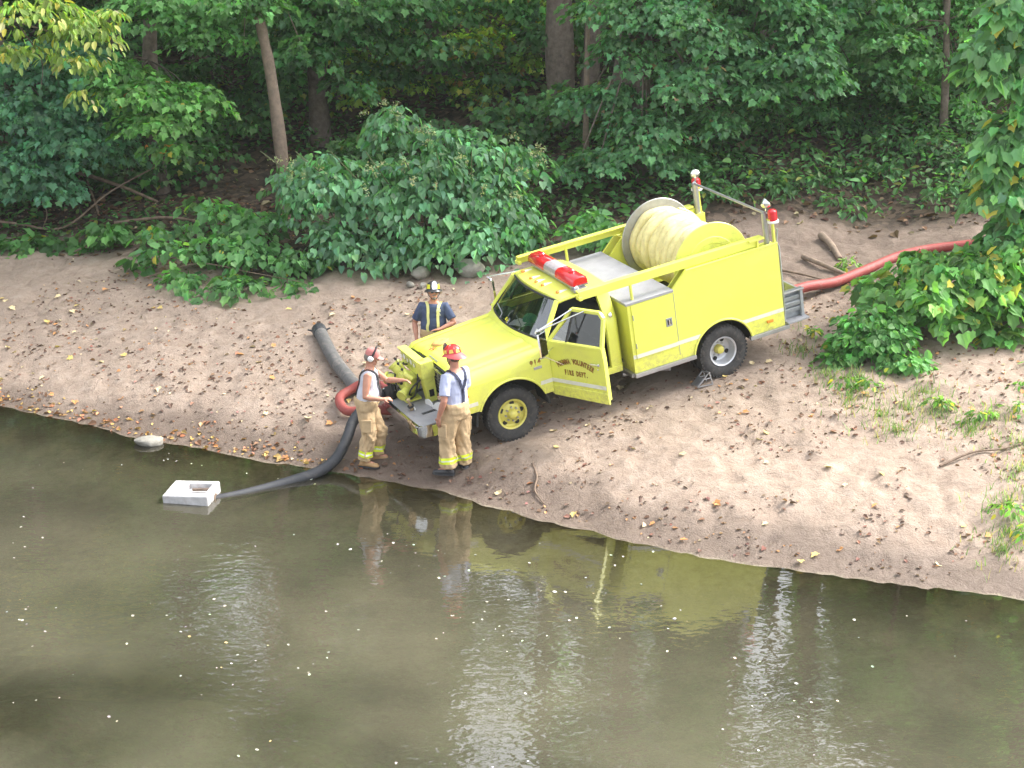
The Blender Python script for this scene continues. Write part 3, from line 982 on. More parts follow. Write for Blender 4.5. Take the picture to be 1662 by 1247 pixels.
# lettering on the open door: an arched line over a straight one
items = []
word = 'FOUMMA VOLUNTEER'
cxm, czm, rad = -0.46, 0.50, 0.62
span = R_(64)
for i, ch in enumerate(word):
    if ch == ' ':
        continue
    t = (i + 0.5) / len(word) - 0.5
    a = -span * t
    items.append((ch, cxm + rad * math.sin(a), czm + rad * math.cos(a), a, 0.108, 0.52 if ch in 'MU' else 0.58))
lettering('lettering', items, 0.0045, dl)
items = []
word2 = 'FIRE DEPT.'
for i, ch in enumerate(word2):
    if ch != ' ':
        items.append((ch, -0.27 - 0.043 * i, 0.935, 0, 0.104, 0.56))
lettering('lettering', items, 0.0045, dl)
items = [(ch, -0.375 - 0.062 * i, 1.118, 0, 0.118, 0.8) for i, ch in enumerate('914')]
fn = lettering('unit_number', items, 1.0072, truck)
fn.location.y = -0.006
MB().box((-0.465, 1.005, 1.035), (0.13, 0.008, 0.042)).build('wing_badge', 'alu', truck, bevel=0.004)

# --- roof lights
lb = MB().use('alu').box((-1.43, -0.02, 1.955), (0.27, 1.50, 0.035))
for y in (-0.68, 0.64):
    lb.box((-1.43, y, 1.925), (0.16, 0.07, 0.06))
lbo = lb.build('light_bar', None, truck, bevel=0.006)
def lens(y0, y1, m, e0, e1):
    def ring(y, k):
        pts = [(-0.135, 0), (-0.135, 0.045), (-0.115, 0.095), (-0.07, 0.122), (0.07, 0.122), (0.115, 0.095), (0.135, 0.045), (0.135, 0)]
        return [(-1.43 + px * k, y, 1.975 + pz * k) for px, pz in pts]
    rs = ([ring(y0, 0.86), ring(y0 + 0.03, 1)] if e0 else [ring(y0, 1)]) + ([ring(y1 - 0.03, 1), ring(y1, 0.86)] if e1 else [ring(y1, 1)])
    MB().loft(rs).build('light_lens', m, lbo, smooth=35)
lens(-0.79, -0.22, 'redlens', True, False)
lens(-0.218, 0.168, 'clearlens', False, False)
lens(0.17, 0.75, 'redlens', False, True)
for y in (-0.52, 0.48):
    MB().lathe([(0.05, 0), (0.05, 0.03), (0.03, 0.05)], (-1.43, y, 2.097), (0, 0, 1), 14).build('beacon_boss', 'redlens', lbo, smooth=40)
for y, x in ((-0.20, -1.07), (0.0, -1.06), (0.20, -1.07), (0.60, -1.12), (-0.60, -1.12)):
    zz = 1.895 + 0.03 * (1 - (y / 0.78) ** 2)
    m_ = MB().use('amber').ball((x, y, zz), (0.035, 0.034, 0.028), 10, 6)
    m_.use('white').loft([[(x - 0.01, y + 0.034 * c0, zz - 0.012 + 0.032 * s0) for c0, s0 in ((1, 0), (0.5, 0.9), (-0.5, 0.9), (-1, 0))], [(x - 0.15, y + 0.012 * c0, zz - 0.008 + 0.012 * s0) for c0, s0 in ((1, 0), (0.5, 0.9), (-0.5, 0.9), (-1, 0))]])
    m_.build('roof_marker', None, truck, smooth=50)
# siren speaker bracket beside the bar, on the roof edge
MB().use('alu').box((-1.40, 0.74, 1.915), (0.22, 0.12, 0.04)).use('chrome').ball((-1.36, 0.72, 1.945), (0.05, 0.05, 0.04), 10, 6).build('roof_bracket', None, truck, bevel=0.004)

# --- utility body
ZB, ZD, ZT = 0.525, 1.60, 1.845
for s in (-1, 1):
    out = [(BX0, ZB), (BX0, ZD), (-2.69, ZD), (-2.955, ZT), (BX1, ZT), (BX1, ZB), (-WB - 0.505, ZB)] + [(x, z) for x, z in arc(-WB, 0.44, 0.50, 0.485, 168, 12, 22)][::1]
    # arch runs from the rear to the front side
    ar = arc(-WB, 0.44, 0.505, 0.485, 170, 10, 22)
    out = [(BX0, ZB), (BX0, ZD), (-2.69, ZD), (-2.955, ZT), (BX1, ZT), (BX1, ZB)] + ar + [(-WB + 0.51, ZB)]
    p = MB().prism(out, 'y', s * (BW - 0.03), s * BW)
    p.build('body_side', 'lime', truck)
    if s > 0:
        MB().tube([(x, BW, z) for x, z in arc(-WB, 0.44, 0.512, 0.492, 170, 10, 26)], 0.020, 8).build('arch_lip', 'lime', truck, smooth=60)
        # folded top edge
        e = MB()
        pts = [(-2.69, ZD), (-2.955, ZT), (BX1, ZT)]
        for (x0, z0), (x1, z1) in zip(pts, pts[1:]):
            e.bar((x0, BW - 0.02, z0 + 0.012), (x1, BW - 0.02, z1 + 0.012), 0.05, 0.024, up=(0, 1, 0) if False else (0, 0, 1))
        e.build('top_edge', 'lime', truck, bevel=0.004)
        MB().box((-2.325, BW + 0.006, 1.160), (0.68, 0.012, 0.845)).build('locker_door', 'lime', truck, bevel=0.006)
        MB().use('greysteel').box((-2.575, BW + 0.016, 1.165), (0.10, 0.012, 0.13)).use('dark').box((-2.575, BW + 0.024, 1.165), (0.06, 0.006, 0.08)).use('chrome').box((-2.575, BW + 0.029, 1.165), (0.022, 0.008, 0.07)).build('locker_latch', None, truck, bevel=0.003)
        MB().box((-2.325, BW + 0.0145, 0.786), (0.676, 0.004, 0.058)).build('white_stripe', 'stripe', truck)
        MB().box((-1.957, BW + 0.0025, 0.785), (0.05, 0.004, 0.058)).build('white_stripe', 'stripe', truck)
        MB().prism([(-2.67, 0.757), (-2.67, 0.815), (-3.125, 0.815), (-3.05, 0.757)], 'y', BW + 0.0005, BW + 0.004).build('white_stripe', 'stripe', truck)
        MB().prism([(-3.83, 0.757), (-3.765, 0.815), (BX1, 0.815), (BX1, 0.757)], 'y', BW + 0.0005, BW + 0.004).build('white_stripe', 'stripe', truck)
        MB().box((-4.27, BW + 0.012, 0.672), (0.11, 0.024, 0.045)).build('marker_light', 'amber', truck, bevel=0.006)
    MB().box(((BX0 - WB + 0.50) / 2, s * (BW + 0.004), ZB - 0.032), (abs(BX0 - (-WB + 0.50)) + 0.02, 0.06, 0.06)).build('lower_trim', 'alu', truck, bevel=0.004)
    MB().box(((BX1 - WB - 0.46) / 2 - 0.03, s * (BW + 0.004), ZB - 0.032), (abs(BX1 - (-WB - 0.46)) + 0.06, 0.06, 0.06)).build('lower_trim', 'alu', truck, bevel=0.004)
b = MB().use('lime')
b.box((BX0 - 0.015, 0, (ZB + ZD) / 2), (0.03, 2 * BW - 0.062, ZD - ZB))
b.box((-2.70, 0, 1.28), (0.03, 1.70, 0.60))                         # front wall of the reel well
b.box((BX1 + 0.015, 0, 0.95), (0.03, 2 * BW - 0.062, 0.85))
for s in (-1, 1):
    b.prism([(-2.72, 0.9), (-2.72, ZD), (-2.96, ZT - 0.012), (BX1 + 0.04, ZT - 0.012), (BX1 + 0.04, 0.9)], 'y', s * 0.93, s * 0.95)
    b.box(((-2.97 + BX1) / 2, s * 1.03, ZT - 0.004), (abs(-2.97 - BX1) - 0.05, 0.16, 0.016))
b.box((-3.6, 0, 0.98), (1.8, 1.86, 0.03))
b.build('body_wells', None, truck)
MB().use('alu').box((BX0 + 0.02, 0, ZB - 0.032), (0.06, 2 * BW - 0.06, 0.06)).build('front_trim', None, truck)
dk = MB().box(((BX0 - 2.70) / 2 + 0.012, 0, ZD + 0.022), (abs(BX0 + 2.70) + 0.03, 2 * BW + 0.03, 0.042))
dk.build('deck_plate', 'tread', truck, bevel=0.006)
# seams, hinges and fastenings that break up the big body panels
MB().box((-2.70, BW + 0.0015, 1.09), (0.008, 0.004, 0.98)).build('panel_seam', 'greysteel', truck)
for z in (0.95, 1.40):
    MB().tube([(-2.0, BW + 0.014, z - 0.04), (-2.0, BW + 0.014, z + 0.04)], 0.009, 8).build('locker_hinge', 'greysteel', truck, smooth=60)
for i in range(14):
    MB().ball((-2.85 - 0.115 * i, BW + 0.001, 1.80), (0.006, 0.004, 0.006), 6, 4).build('rivet', 'lime_old', truck)
MB().box((0.74, 0.0, 1.232), (0.02, 0.30, 0.022)).build('hood_lip', 'alu', truck, bevel=0.004)
# --- long side rails on posts
for s in (-1, 1):
    r = MB().use('lime')
    r.box((-2.74, s * 1.07, 1.935), (3.02, 0.022, 0.125))
    r.box((-2.74, s * 1.03, 1.992), (3.02, 0.10, 0.018))
    r.box((-1.245, s * 1.05, 1.90), (0.05, 0.13, 0.05))
    r.box((-4.20, s * 1.05, 1.985), (0.26, 0.15, 0.03))
    r.box((-4.22, s * 1.05, 1.91), (0.03, 0.12, 0.12))
    r.build('side_rail', None, truck, bevel=0.004)
    for x, z0 in ((-2.07, ZD + 0.04), (-3.05, ZT)):
        MB().tube([(x, s * 1.06, z0), (x, s * 1.06, 1.90)], 0.024, 8).build('rail_post', 'lime', truck, smooth=60)
# --- rear uprights, lamps and grab bar
for s in (-1, 1):
    MB().tube([(-4.42, s * 1.03, 1.62), (-4.42, s * 1.03, 2.33)], 0.045, 14).build('rear_upright', 'alu', truck, smooth=50)
    if s < 0:
        MB().box((-4.36, s * 1.06, 1.72), (0.30, 0.03, 0.42)).build('rear_gusset', 'lime', truck, bevel=0.004)
    br = MB().use('lime').box((-4.505, s * 1.10, 2.03), (0.03, 0.05, 0.40)).box((-4.48, s * 1.10, 2.24), (0.12, 0.11, 0.02))
    br.build('lamp_bracket', None, truck, bevel=0.003)
    be = MB().use('white').lathe([(0.088, 0), (0.088, 0.03), (0.07, 0.035)], (-4.50, s * 1.13, 2.19), (0, 0, 1), 20)
    be.use('redlens').lathe([(0.072, 0.033), (0.072, 0.15), (0.066, 0.18), (0.04, 0.20), (0.01, 0.205)], (-4.50, s * 1.13, 2.19), (0, 0, 1), 20)
    be.build('red_beacon', None, truck, smooth=35)
    sp = MB()
    dirv = Vector((-0.6, s * 0.2, 0.5 if s > 0 else -0.2)).normalized()
    sp.lathe([(0.015, -0.09), (0.05, -0.07), (0.075, -0.02), (0.08, 0.02), (0.07, 0.035), (0.01, 0.04)], (-4.46, s * 1.06, 2.485), dirv, 18)
    sp.tube([(-4.44, s * 1.04, 2.32), (-4.46, s * 1.06, 2.46)], 0.012, 6)
    sp.build('spotlight', 'chrome', truck, smooth=50)
MB().tube([(-4.42, -1.06, 2.335), (-4.42, 1.06, 2.335)], 0.020, 10).tube([(-4.42, -1.09, 2.31), (-4.42, -1.03, 2.345)], 0.03, 8).build('grab_bar', 'alu', truck, smooth=60)
MB().tube([(BX1 - 0.03, BW - 0.06, 0.62), (BX1 - 0.05, BW - 0.05, 0.7), (BX1 - 0.05, BW - 0.05, 1.78), (BX1 - 0.02, BW - 0.06, 1.84), (BX1 - 0.04, BW - 0.04, 2.06)], 0.014, 8).build('grab_handle', 'greysteel', truck, smooth=60)
# --- tailboard with its side step
t = MB().use('greysteel')
x0, x1 = BX1 - 0.03, BX1 - 0.40
t.box(((x0 + x1) / 2, 0, 0.50), (0.40, 2.10, 0.05))
t.box((x1 + 0.02, 0, 0.76), (0.03, 2.06, 0.44))
t.box((x0 - 0.01, 1.06, 0.76), (0.04, 0.06, 0.46))
t.box((x1 + 0.03, 1.06, 0.76), (0.05, 0.06, 0.46))
t.box(((x0 + x1) / 2, 1.0, 0.76), (0.34, 0.02, 0.42))
t.build('tailboard', None, truck, bevel=0.004)
MB().box(((x0 + x1) / 2, 1.05, 0.995), (0.40, 0.10, 0.025)).build('tailboard_rail', 'alu', truck, bevel=0.004)
for z, dy in ((0.88, 0.02), (0.79, 0.035), (0.69, 0.02)):
    MB().box(((x0 + x1) / 2, 1.015 + dy, z), (0.27, 0.05, 0.075), (R_(-14), 0, 0)).build('tailboard_panel', 'greysteel', truck, bevel=0.008)
MB().box(((x0 + x1) / 2 - 0.01, 1.09, 0.545), (0.38, 0.20, 0.03)).build('rear_step', 'tread', truck, bevel=0.004)

# --- the big hose reel across the body
RX, RZC = -3.58, 1.70
reel = MB().use('greysteel').tube([(RX, -0.92, RZC), (RX, 0.92, RZC)], 0.05, 12).build('hose_reel', None, truck, smooth=60)
def flange(y, m, rin):
    b = MB()
    b.lathe([(0.635, -0.012), (0.645, 0.0), (0.635, 0.012), (0.60, 0.014), (0.43, 0.014), (0.42, 0.022), (0.33, 0.022), (0.32, 0.012), (0.06, 0.012), (0.06, -0.012)], (RX, y, RZC), (0, 1, 0), 64)
    return b.build('reel_flange', m, reel, smooth=30)
f1 = flange(-0.86, 'reelgrey', 0.4)
f1['label'] = 'grey galvanised reel flange'
f2 = flange(0.80, 'lime_old', 0.4)
f2['label'] = 'worn lime yellow reel flange'
hw = 13
rw = np.random.default_rng(5)
for i in range(hw):
    y = -0.79 + 1.52 * (i + 0.5) / hw
    w = 1.52 / hw * 0.74
    R0 = 0.515 - 0.006 * abs(i - 5) + rw.uniform(-0.022, 0.018) + (0.02 if i < 4 else 0)
    tilt = rw.uniform(-0.085, 0.085)
    ph = rw.uniform(0, 6.28)
    n = 48
    rings = []
    for k in range(n):
        a = 2 * math.pi * k / n
        rr_ = R0 + 0.012 * math.sin(3 * a + ph) + 0.008 * math.sin(7 * a + 2 * ph)
        yy = y + tilt * math.cos(a + ph) + 0.012 * math.sin(2 * a + ph)
        prof = [(-w, -0.10), (-w * 0.96, -0.03), (-w * 0.6, 0.008), (0, 0.018), (w * 0.6, 0.006), (w * 0.96, -0.03), (w, -0.10)]
        rings.append([(RX + math.cos(a) * (rr_ + h), yy + v, RZC + math.sin(a) * (rr_ + h)) for v, h in prof])
    rings.append(rings[0])
    MB().loft(rings, closed_ring=False, cap=False).build('hose_wrap', 'hoseyellow', reel, smooth=60)
# the coupling clipped on the outer layer, and the loose tail of hose
a = R_(158)
cu = Vector((RX + math.cos(a) * 0.56, -0.58, RZC + math.sin(a) * 0.56))
MB().use('dark').box(cu, (0.05, 0.13, 0.20), Euler((0, -a, 0)).to_matrix()).use('white').box(cu + Vector((-0.02, 0.01, 0.02)), (0.03, 0.05, 0.10), Euler((0, -a, 0)).to_matrix()).build('hose_coupling', None, reel, bevel=0.008)
tl = [(RX + math.cos(R_(q)) * 0.57, -0.42 + 0.0012 * (q - 120) , RZC + math.sin(R_(q)) * 0.57) for q in range(110, 215, 8)]
MB().tube(tl, 0.035, 8, flat=0.6).build('hose_end', 'hoseyellow', reel, smooth=60)

# --- front platform, bumper and pump
MB().box((1.10, 0.0, 0.615), (0.60, 1.66, 0.03)).build('bumper_deck', 'tread', truck, bevel=0.004)
bp = [(1.37, -0.86), (1.46, -0.80), (1.46, 0.80), (1.37, 0.86)]
rings = []
for y, x in ((-0.88, 1.28), (-0.86, 1.40), (-0.80, 1.445), (-0.4, 1.46), (0, 1.463), (0.4, 1.46), (0.80, 1.445), (0.86, 1.40), (0.88, 1.28)):
    rings.append([(x - 0.05, y * 0.99, 0.635), (x - 0.01, y, 0.64), (x, y, 0.60), (x - 0.012, y, 0.555), (x, y, 0.51), (x - 0.015, y, 0.46), (x - 0.05, y * 0.99, 0.455)])
MB().loft(rings).build('front_bumper', 'chrome', truck, smooth=40)
for s in (-1, 1):
    MB().prism([(1.36, 0.60), (1.36, 0.47), (1.20, 0.44), (0.80, 0.52), (0.72, 0.60)], 'y', s * 0.845, s * 0.865).build('bumper_apron', 'lime', truck)
# scalloped hose tray on the deck
tr = MB()
pth = [(1.02, 0.12, 0.70), (1.00, 0.20, 0.72), (0.99, 0.30, 0.69), (1.0, 0.36, 0.66), (0.98, 0.44, 0.74), (0.96, 0.56, 0.78), (0.95, 0.68, 0.74), (0.96, 0.76, 0.64)]
pth = curve_pts(pth, 36)
rings = [[(x, y, 0.632), (x, y, z), (x - 0.02, y, z), (x - 0.02, y, 0.632)] for x, y, z in pth]
tr.loft(rings)
rings = [[(x + 0.24, y - 0.10, 0.632), (x + 0.24, y - 0.10, 0.632 + (z - 0.632) * 0.5), (x + 0.225, y - 0.10, 0.632 + (z - 0.632) * 0.5), (x + 0.225, y - 0.10, 0.632)] for x, y, z in pth[:14]]
tr.loft(rings)
tr.build('hose_tray', 'white', truck)

# pump: engine-driven, everything painted lime
L = 'lime_old'
gp = MB().use(L).box((0.93, -0.34, 1.145), (0.10, 0.80, 0.25)).box((0.99, -0.34, 1.262), (0.05, 0.82, 0.018)).box((0.99, -0.34, 1.03), (0.04, 0.82, 0.016))
gpo = gp.build('gauge_panel', None, truck, bevel=0.006)
for i, y in enumerate((-0.66, -0.55, -0.42, -0.28, -0.16)):
    r = 0.05 if i in (1, 3) else 0.038
    MB().use('chrome').lathe([(r, 0), (r, 0.018), (r * 0.86, 0.02)], (0.98, y, 1.15 + 0.02 * (i % 2)), (1, 0, 0), 16).use('white').lathe([(r * 0.84, 0.0205), (r * 0.2, 0.021)], (0.98, y, 1.15 + 0.02 * (i % 2)), (1, 0, 0), 16).build('gauge', None, gpo, smooth=40)
cab_ = MB().use(L).box((0.905, 0.06, 1.15), (0.20, 0.19, 0.24)).prism([(0.995, 1.03), (0.815, 1.03), (0.83, 0.64), (0.96, 0.64)], 'y', -0.02, 0.14)
cab_.use('dark').box((0.90, 0.142, 0.78), (0.075, 0.006, 0.11))
cab_.build('engine_cowl', None, truck, bevel=0.01)
pb = MB().use(L)
pb.lathe([(0.10, -0.10), (0.17, -0.07), (0.185, 0.0), (0.17, 0.07), (0.10, 0.10)], (1.12, -0.28, 0.88), (1, 0, 0), 28)      # volute
pb.lathe([(0.12, -0.05), (0.145, -0.03), (0.145, 0.05), (0.11, 0.09)], (1.00, -0.28, 0.88), (1, 0, 0), 24)
pb.lathe([(0.09, 0), (0.09, 0.16), (0.105, 0.165), (0.105, 0.20)], (1.12, -0.40, 0.98), (0.35, -0.5, 0.75), 18)
pb.lathe([(0.075, 0), (0.075, 0.22), (0.095, 0.225), (0.095, 0.26)], (1.14, -0.44, 0.86), (0.6, -0.75, 0.12), 18)
pb.lathe([(0.06, 0), (0.06, 0.14), (0.08, 0.145), (0.08, 0.18)], (1.16, -0.16, 0.82), (0.8, 0.5, -0.2), 18)
pb.tube([(1.05, -0.10, 0.95), (1.12, -0.02, 1.02), (1.16, -0.12, 1.06), (1.12, -0.26, 1.06)], 0.04, 10)
pb.tube([(1.05, -0.52, 0.64), (1.10, -0.5, 0.78)], 0.035, 8).tube([(1.20, -0.12, 0.635), (1.14, -0.18, 0.76)], 0.03, 8).tube([(1.22, -0.40, 0.635), (1.14, -0.36, 0.74)], 0.03, 8)
pb.box((1.12, -0.28, 0.66), (0.24, 0.42, 0.03))
pb.build('pump_casing', None, truck, smooth=40, bevel=0.0)
for i, (y, z) in enumerate(((-0.33, 1.05), (-0.20, 1.00), (-0.42, 1.10))):
    v = MB().use(L).ball((1.13, y, z), (0.05, 0.05, 0.05), 12, 8)
    v.use('chrome').tube([(1.13, y, z + 0.04), (1.18, y + 0.02, z + 0.13)], 0.012, 8)
    v.use('dark').ball((1.185, y + 0.022, z + 0.14), (0.022, 0.022, 0.022), 8, 6)
    v.build('pump_valve', None, truck, smooth=60)
for y, z in ((-0.18, 0.94), (-0.13, 0.80), (-0.30, 0.92)):
    MB().lathe([(0.03, 0), (0.034, 0.02), (0.02, 0.03)], (1.225, y, z), (1, 0.2, 0.1), 12).build('pump_plug', 'dark', truck, smooth=40)
for pts in ([(1.0, -0.45, 1.08), (1.12, -0.46, 1.10), (1.24, -0.40, 0.98), (1.26, -0.28, 0.76), (1.22, -0.14, 0.68), (1.12, -0.02, 0.74), (1.05, 0.0, 0.92), (1.0, -0.04, 1.06)],
            [(1.0, -0.60, 1.06), (1.16, -0.60, 0.98), (1.22, -0.52, 0.80), (1.14, -0.42, 0.70)],
            [(1.0, 0.02, 0.98), (1.14, 0.02, 0.90), (1.18, -0.06, 0.78), (1.12, -0.18, 0.70)]):
    MB().tube(curve_pts(pts, 30), 0.014, 8).build('pump_line', 'rubber_seal', truck, smooth=60)
MB().use('alu').lathe([(0.085, 0), (0.085, 0.12), (0.10, 0.125), (0.10, 0.17), (0.07, 0.19)], (1.16, -0.52, 0.86), (0.65, -0.72, 0.05), 18).build('pump_outlet', None, truck, smooth=40)
it = MB().use('dark').lathe([(0.105, 0), (0.105, 0.04), (0.125, 0.045), (0.125, 0.09), (0.11, 0.095), (0.11, 0.16)], (1.24, -0.45, 0.72), (0.92, -0.35, -0.15), 20)
for i in range(4):
    q = 2 * math.pi * i / 4 + 0.4
    it.box(Vector((1.29, -0.47, 0.71)) + Vector((0.3 * math.sin(q) * 0.1, math.cos(q) * 0.13, math.sin(q) * 0.13)), (0.05, 0.03, 0.03))
it.build('suction_inlet', None, truck, smooth=40)
# ------------------------------------------------------------------ people
def skin_mat(name, c):
    m, n, l, out = _nodes(name)
    p = n.new('ShaderNodeBsdfPrincipled')
    tc = n.new('ShaderNodeTexCoord')
    t = noise(n, l, 14, 4, 0.6, tc.outputs['Object'])
    r = ramp(n, l, t.outputs['Fac'], [(0.3, tuple(x * 0.85 for x in c)), (0.7, tuple(min(1, x * 1.1) for x in c))])
    l.new(r.outputs['Color'], p.inputs['Base Color'])
    p.inputs['Roughness'].default_value = 0.5
    p.inputs['Subsurface Weight'].default_value = 0.15
    p.inputs['Subsurface Radius'].default_value = (0.02, 0.008, 0.004)
    l.new(p.outputs[0], out.inputs[0])
    return m
M['skin'] = skin_mat('skin', (0.50, 0.24, 0.16))
M['skin2'] = skin_mat('skin_tanned', (0.47, 0.22, 0.15))
M['greytee'] = mat('pale_grey_cotton', (0.56, 0.56, 0.62), 0.9, var=0.06, scale=8, bmp=0.1, dirt=(0.36, 0.36, 0.42), dirt_amt=0.35)
M['bluetee'] = mat('pale_blue_cotton', (0.42, 0.45, 0.60), 0.9, var=0.06, scale=8, bmp=0.1, dirt=(0.27, 0.3, 0.45), dirt_amt=0.35)
M['navytee'] = mat('navy_cotton', (0.055, 0.075, 0.14), 0.9, var=0.15, scale=8, bmp=0.1)
M['turnout'] = mat('tan_turnout_cloth', (0.50, 0.355, 0.20), 0.85, var=0.12, scale=9, bmp=0.35, bscale=50, dirt=(0.24, 0.16, 0.09), dirt_amt=0.55)
M['hiviz'] = mat('lime_reflective_band', (0.66, 0.78, 0.03), 0.5, var=0.05)
M['bandsilver'] = mat('silver_reflective_band', (0.62, 0.63, 0.58), 0.35, 0.2, var=0.05)
M['navyweb'] = mat('navy_webbing', (0.02, 0.024, 0.055), 0.8)
M['blackweb'] = mat('black_webbing', (0.022, 0.02, 0.022), 0.8)
M['limeweb'] = mat('lime_webbing', (0.66, 0.64, 0.25), 0.8, var=0.08)
M['bootblack'] = mat('black_boot_rubber', (0.03, 0.03, 0.034), 0.5, var=0.2)
M['boottan'] = mat('tan_boot_leather', (0.36, 0.22, 0.10), 0.6, var=0.2)
M['hred'] = mat('red_helmet_shell', (0.58, 0.022, 0.018), 0.35, var=0.1, coat=0.3)
M['hblack'] = mat('black_helmet_shell', (0.03, 0.028, 0.03), 0.35, var=0.2, coat=0.3)
M['hyellow'] = mat('yellow_helmet_patch', (0.78, 0.76, 0.03), 0.4, var=0.05)
M['horange'] = mat('orange_reflective_patch', (0.80, 0.55, 0.10), 0.4, var=0.15, scale=30)
M['hbrim'] = mat('faded_red_brim', (0.62, 0.10, 0.10), 0.45, var=0.1)
M['cap'] = mat('faded_red_cap', (0.52, 0.19, 0.17), 0.85, var=0.15)
M['hair_grey'] = mat('grey_hair', (0.20, 0.17, 0.14), 0.8, var=0.3, scale=60, bmp=0.4)
M['hair_brown'] = mat('brown_hair', (0.09, 0.06, 0.04), 0.8, var=0.3, scale=60, bmp=0.4)
M['lensdark'] = mat('dark_sunglass_lens', (0.012, 0.012, 0.014), 0.15)
M['tattoo'] = mat('faded_forearm_tattoo', (0.25, 0.12, 0.09), 0.6, var=0.5, scale=40)

def remeshed(b, m, voxel, smooth_it=4, wrinkle=None, seed=0):
    """fuse overlapping shapes into one continuous surface"""
    o = b.build('tmp')
    r = o.modifiers.new('r', 'REMESH'); r.mode = 'VOXEL'; r.voxel_size = voxel
    s = o.modifiers.new('s', 'SMOOTH'); s.iterations = smooth_it; s.factor = 0.5
    dg = bpy.context.evaluated_depsgraph_get()
    dg.update()
    me = bpy.data.meshes.new_from_object(o.evaluated_get(dg))
    old = o.data
    bpy.data.objects.remove(o)
    bpy.data.meshes.remove(old)
    me.materials.clear()
    me.materials.append(M[m])
    me.polygons.foreach_set('use_smooth', [True] * len(me.polygons))
    if wrinkle:
        n = len(me.vertices)
        co = np.empty(n * 3, np.float32); me.vertices.foreach_get('co', co); co = co.reshape(-1, 3)
        no = np.empty(n * 3, np.float32); me.vertices.foreach_get('normal', no); no = no.reshape(-1, 3)
        w = wrinkle(co, no)
        me.vertices.foreach_set('co', (co + no * w[:, None]).astype(np.float32).ravel())
        me.update()
    return me

def folds(seed, amp, sx=9, sz=26, low=None):
    """cloth creases, mostly running across the limb"""
    a, b_ = VNoise(100 + seed), VNoise(200 + seed)
    def f(co, no):
        ang = np.arctan2(no[:, 1], no[:, 0])
        z = co[:, 2]
        u = a(co[:, 0] * sx + ang * 1.2 + 20, z * sz * 0.6 + ang * 1.6 + 20) + 0.6 * b_(co[:, 1] * sx * 2 + 30 + ang * 2, z * sz * 1.4 + 30)
        k = np.ones_like(z)
        if low is not None:
            k = 0.55 + 0.9 * np.exp(-((z - low[0]) / 0.11) ** 2) + 0.9 * np.exp(-((z - low[1]) / 0.12) ** 2)
        return (amp * k * u).astype(np.float32)
    return f

def mesh_obj(name, me, parent):
    return link(bpy.data.objects.new(name, me), parent)

def V3(*a): return Vector(a)

def hand(b, wrist, dirv, palm_n, s, curl=0.5, side=1):
    """palm and five separate fingers; side = +1 thumb towards +across"""
    d = Vector(dirv).normalized()
    nrm = Vector(palm_n).normalized()
    ac = d.cross(nrm).normalized() * side
    nrm = (nrm - d * nrm.dot(d)).normalized()
    w = Vector(wrist)
    b.tube([w, w + d * 0.03 * s], [0.028 * s, 0.03 * s], 10)
    rot = Matrix((d, ac, nrm)).transposed()
    pc = w + d * 0.055 * s
    vs = b.ball((0, 0, 0), (0.052 * s, 0.042 * s, 0.018 * s), 10, 6)
    k = len(b.v) - (2 + 5 * 10)
    for i in range(k, len(b.v)):
        b.v[i] = tuple(pc + rot @ Vector(b.v[i]))
    for j, (o_, L) in enumerate(((0.03, 0.072), (0.0105, 0.082), (-0.0105, 0.076), (-0.03, 0.060))):
        p0 = w + d * 0.085 * s + ac * o_ * s
        pts, cur, dd = [p0], p0, d.copy()
        for q in range(3):
            ang = curl * (0.55 + 0.35 * q)
            dd = (d * math.cos(ang) + nrm * math.sin(ang)).normalized()
            cur = cur + dd * (L * s / 3)
            pts.append(cur)
        b.tube(pts, [0.0105 * s, 0.010 * s, 0.009 * s, 0.0075 * s], 8)
    t0 = w + d * 0.03 * s + ac * 0.032 * s
    t1 = t0 + (d * 0.6 + ac * 0.75 + nrm * 0.2).normalized() * 0.036 * s
    t2 = t1 + (d * 0.9 + ac * 0.2 + nrm * 0.4).normalized() * 0.032 * s
    b.tube([t0 - ac * 0.012 * s, t0, t1, t2], [0.014 * s, 0.014 * s, 0.0115 * s, 0.009 * s], 8)

def ring(c, rx, ry, n=20, rot=0.0, tilt=(0, 0)):
    return [(c[0] + rx * math.cos(a) * math.cos(rot) - ry * math.sin(a) * math.sin(rot),
             c[1] + rx * math.cos(a) * math.sin(rot) + ry * math.sin(a) * math.cos(rot),
             c[2] + tilt[0] * rx * math.cos(a) + tilt[1] * ry * math.sin(a)) for a in (2 * math.pi * i / n for i in range(n))]

def ribbon(points, tree, width, lift, th=0.004):
    """flat strap lying on a surface"""
    P = []
    for p in points:
        q, nrm, _, _ = tree.find_nearest(Vector(p))
        P.append((q + nrm * lift, nrm))
    for _ in range(1):
        P = [P[0]] + [(((P[i - 1][0] + P[i][0] * 2 + P[i + 1][0]) / 4), (P[i - 1][1] + P[i][1] + P[i + 1][1]).normalized()) for i in range(1, len(P) - 1)] + [P[-1]]
    rings = []
    for i, (p, nrm) in enumerate(P):
        t = (P[min(i + 1, len(P) - 1)][0] - P[max(i - 1, 0)][0]).normalized()
        sd = t.cross(nrm).normalized() * width / 2
        rings.append([p - sd, p + sd, p + sd + nrm * th, p - sd + nrm * th])
    return MB().loft(rings)

from mathutils.bvhtree import BVHTree
def tree_of(me):
    return BVHTree.FromPolygons([v.co.copy() for v in me.vertices], [tuple(p.vertices) for p in me.polygons])

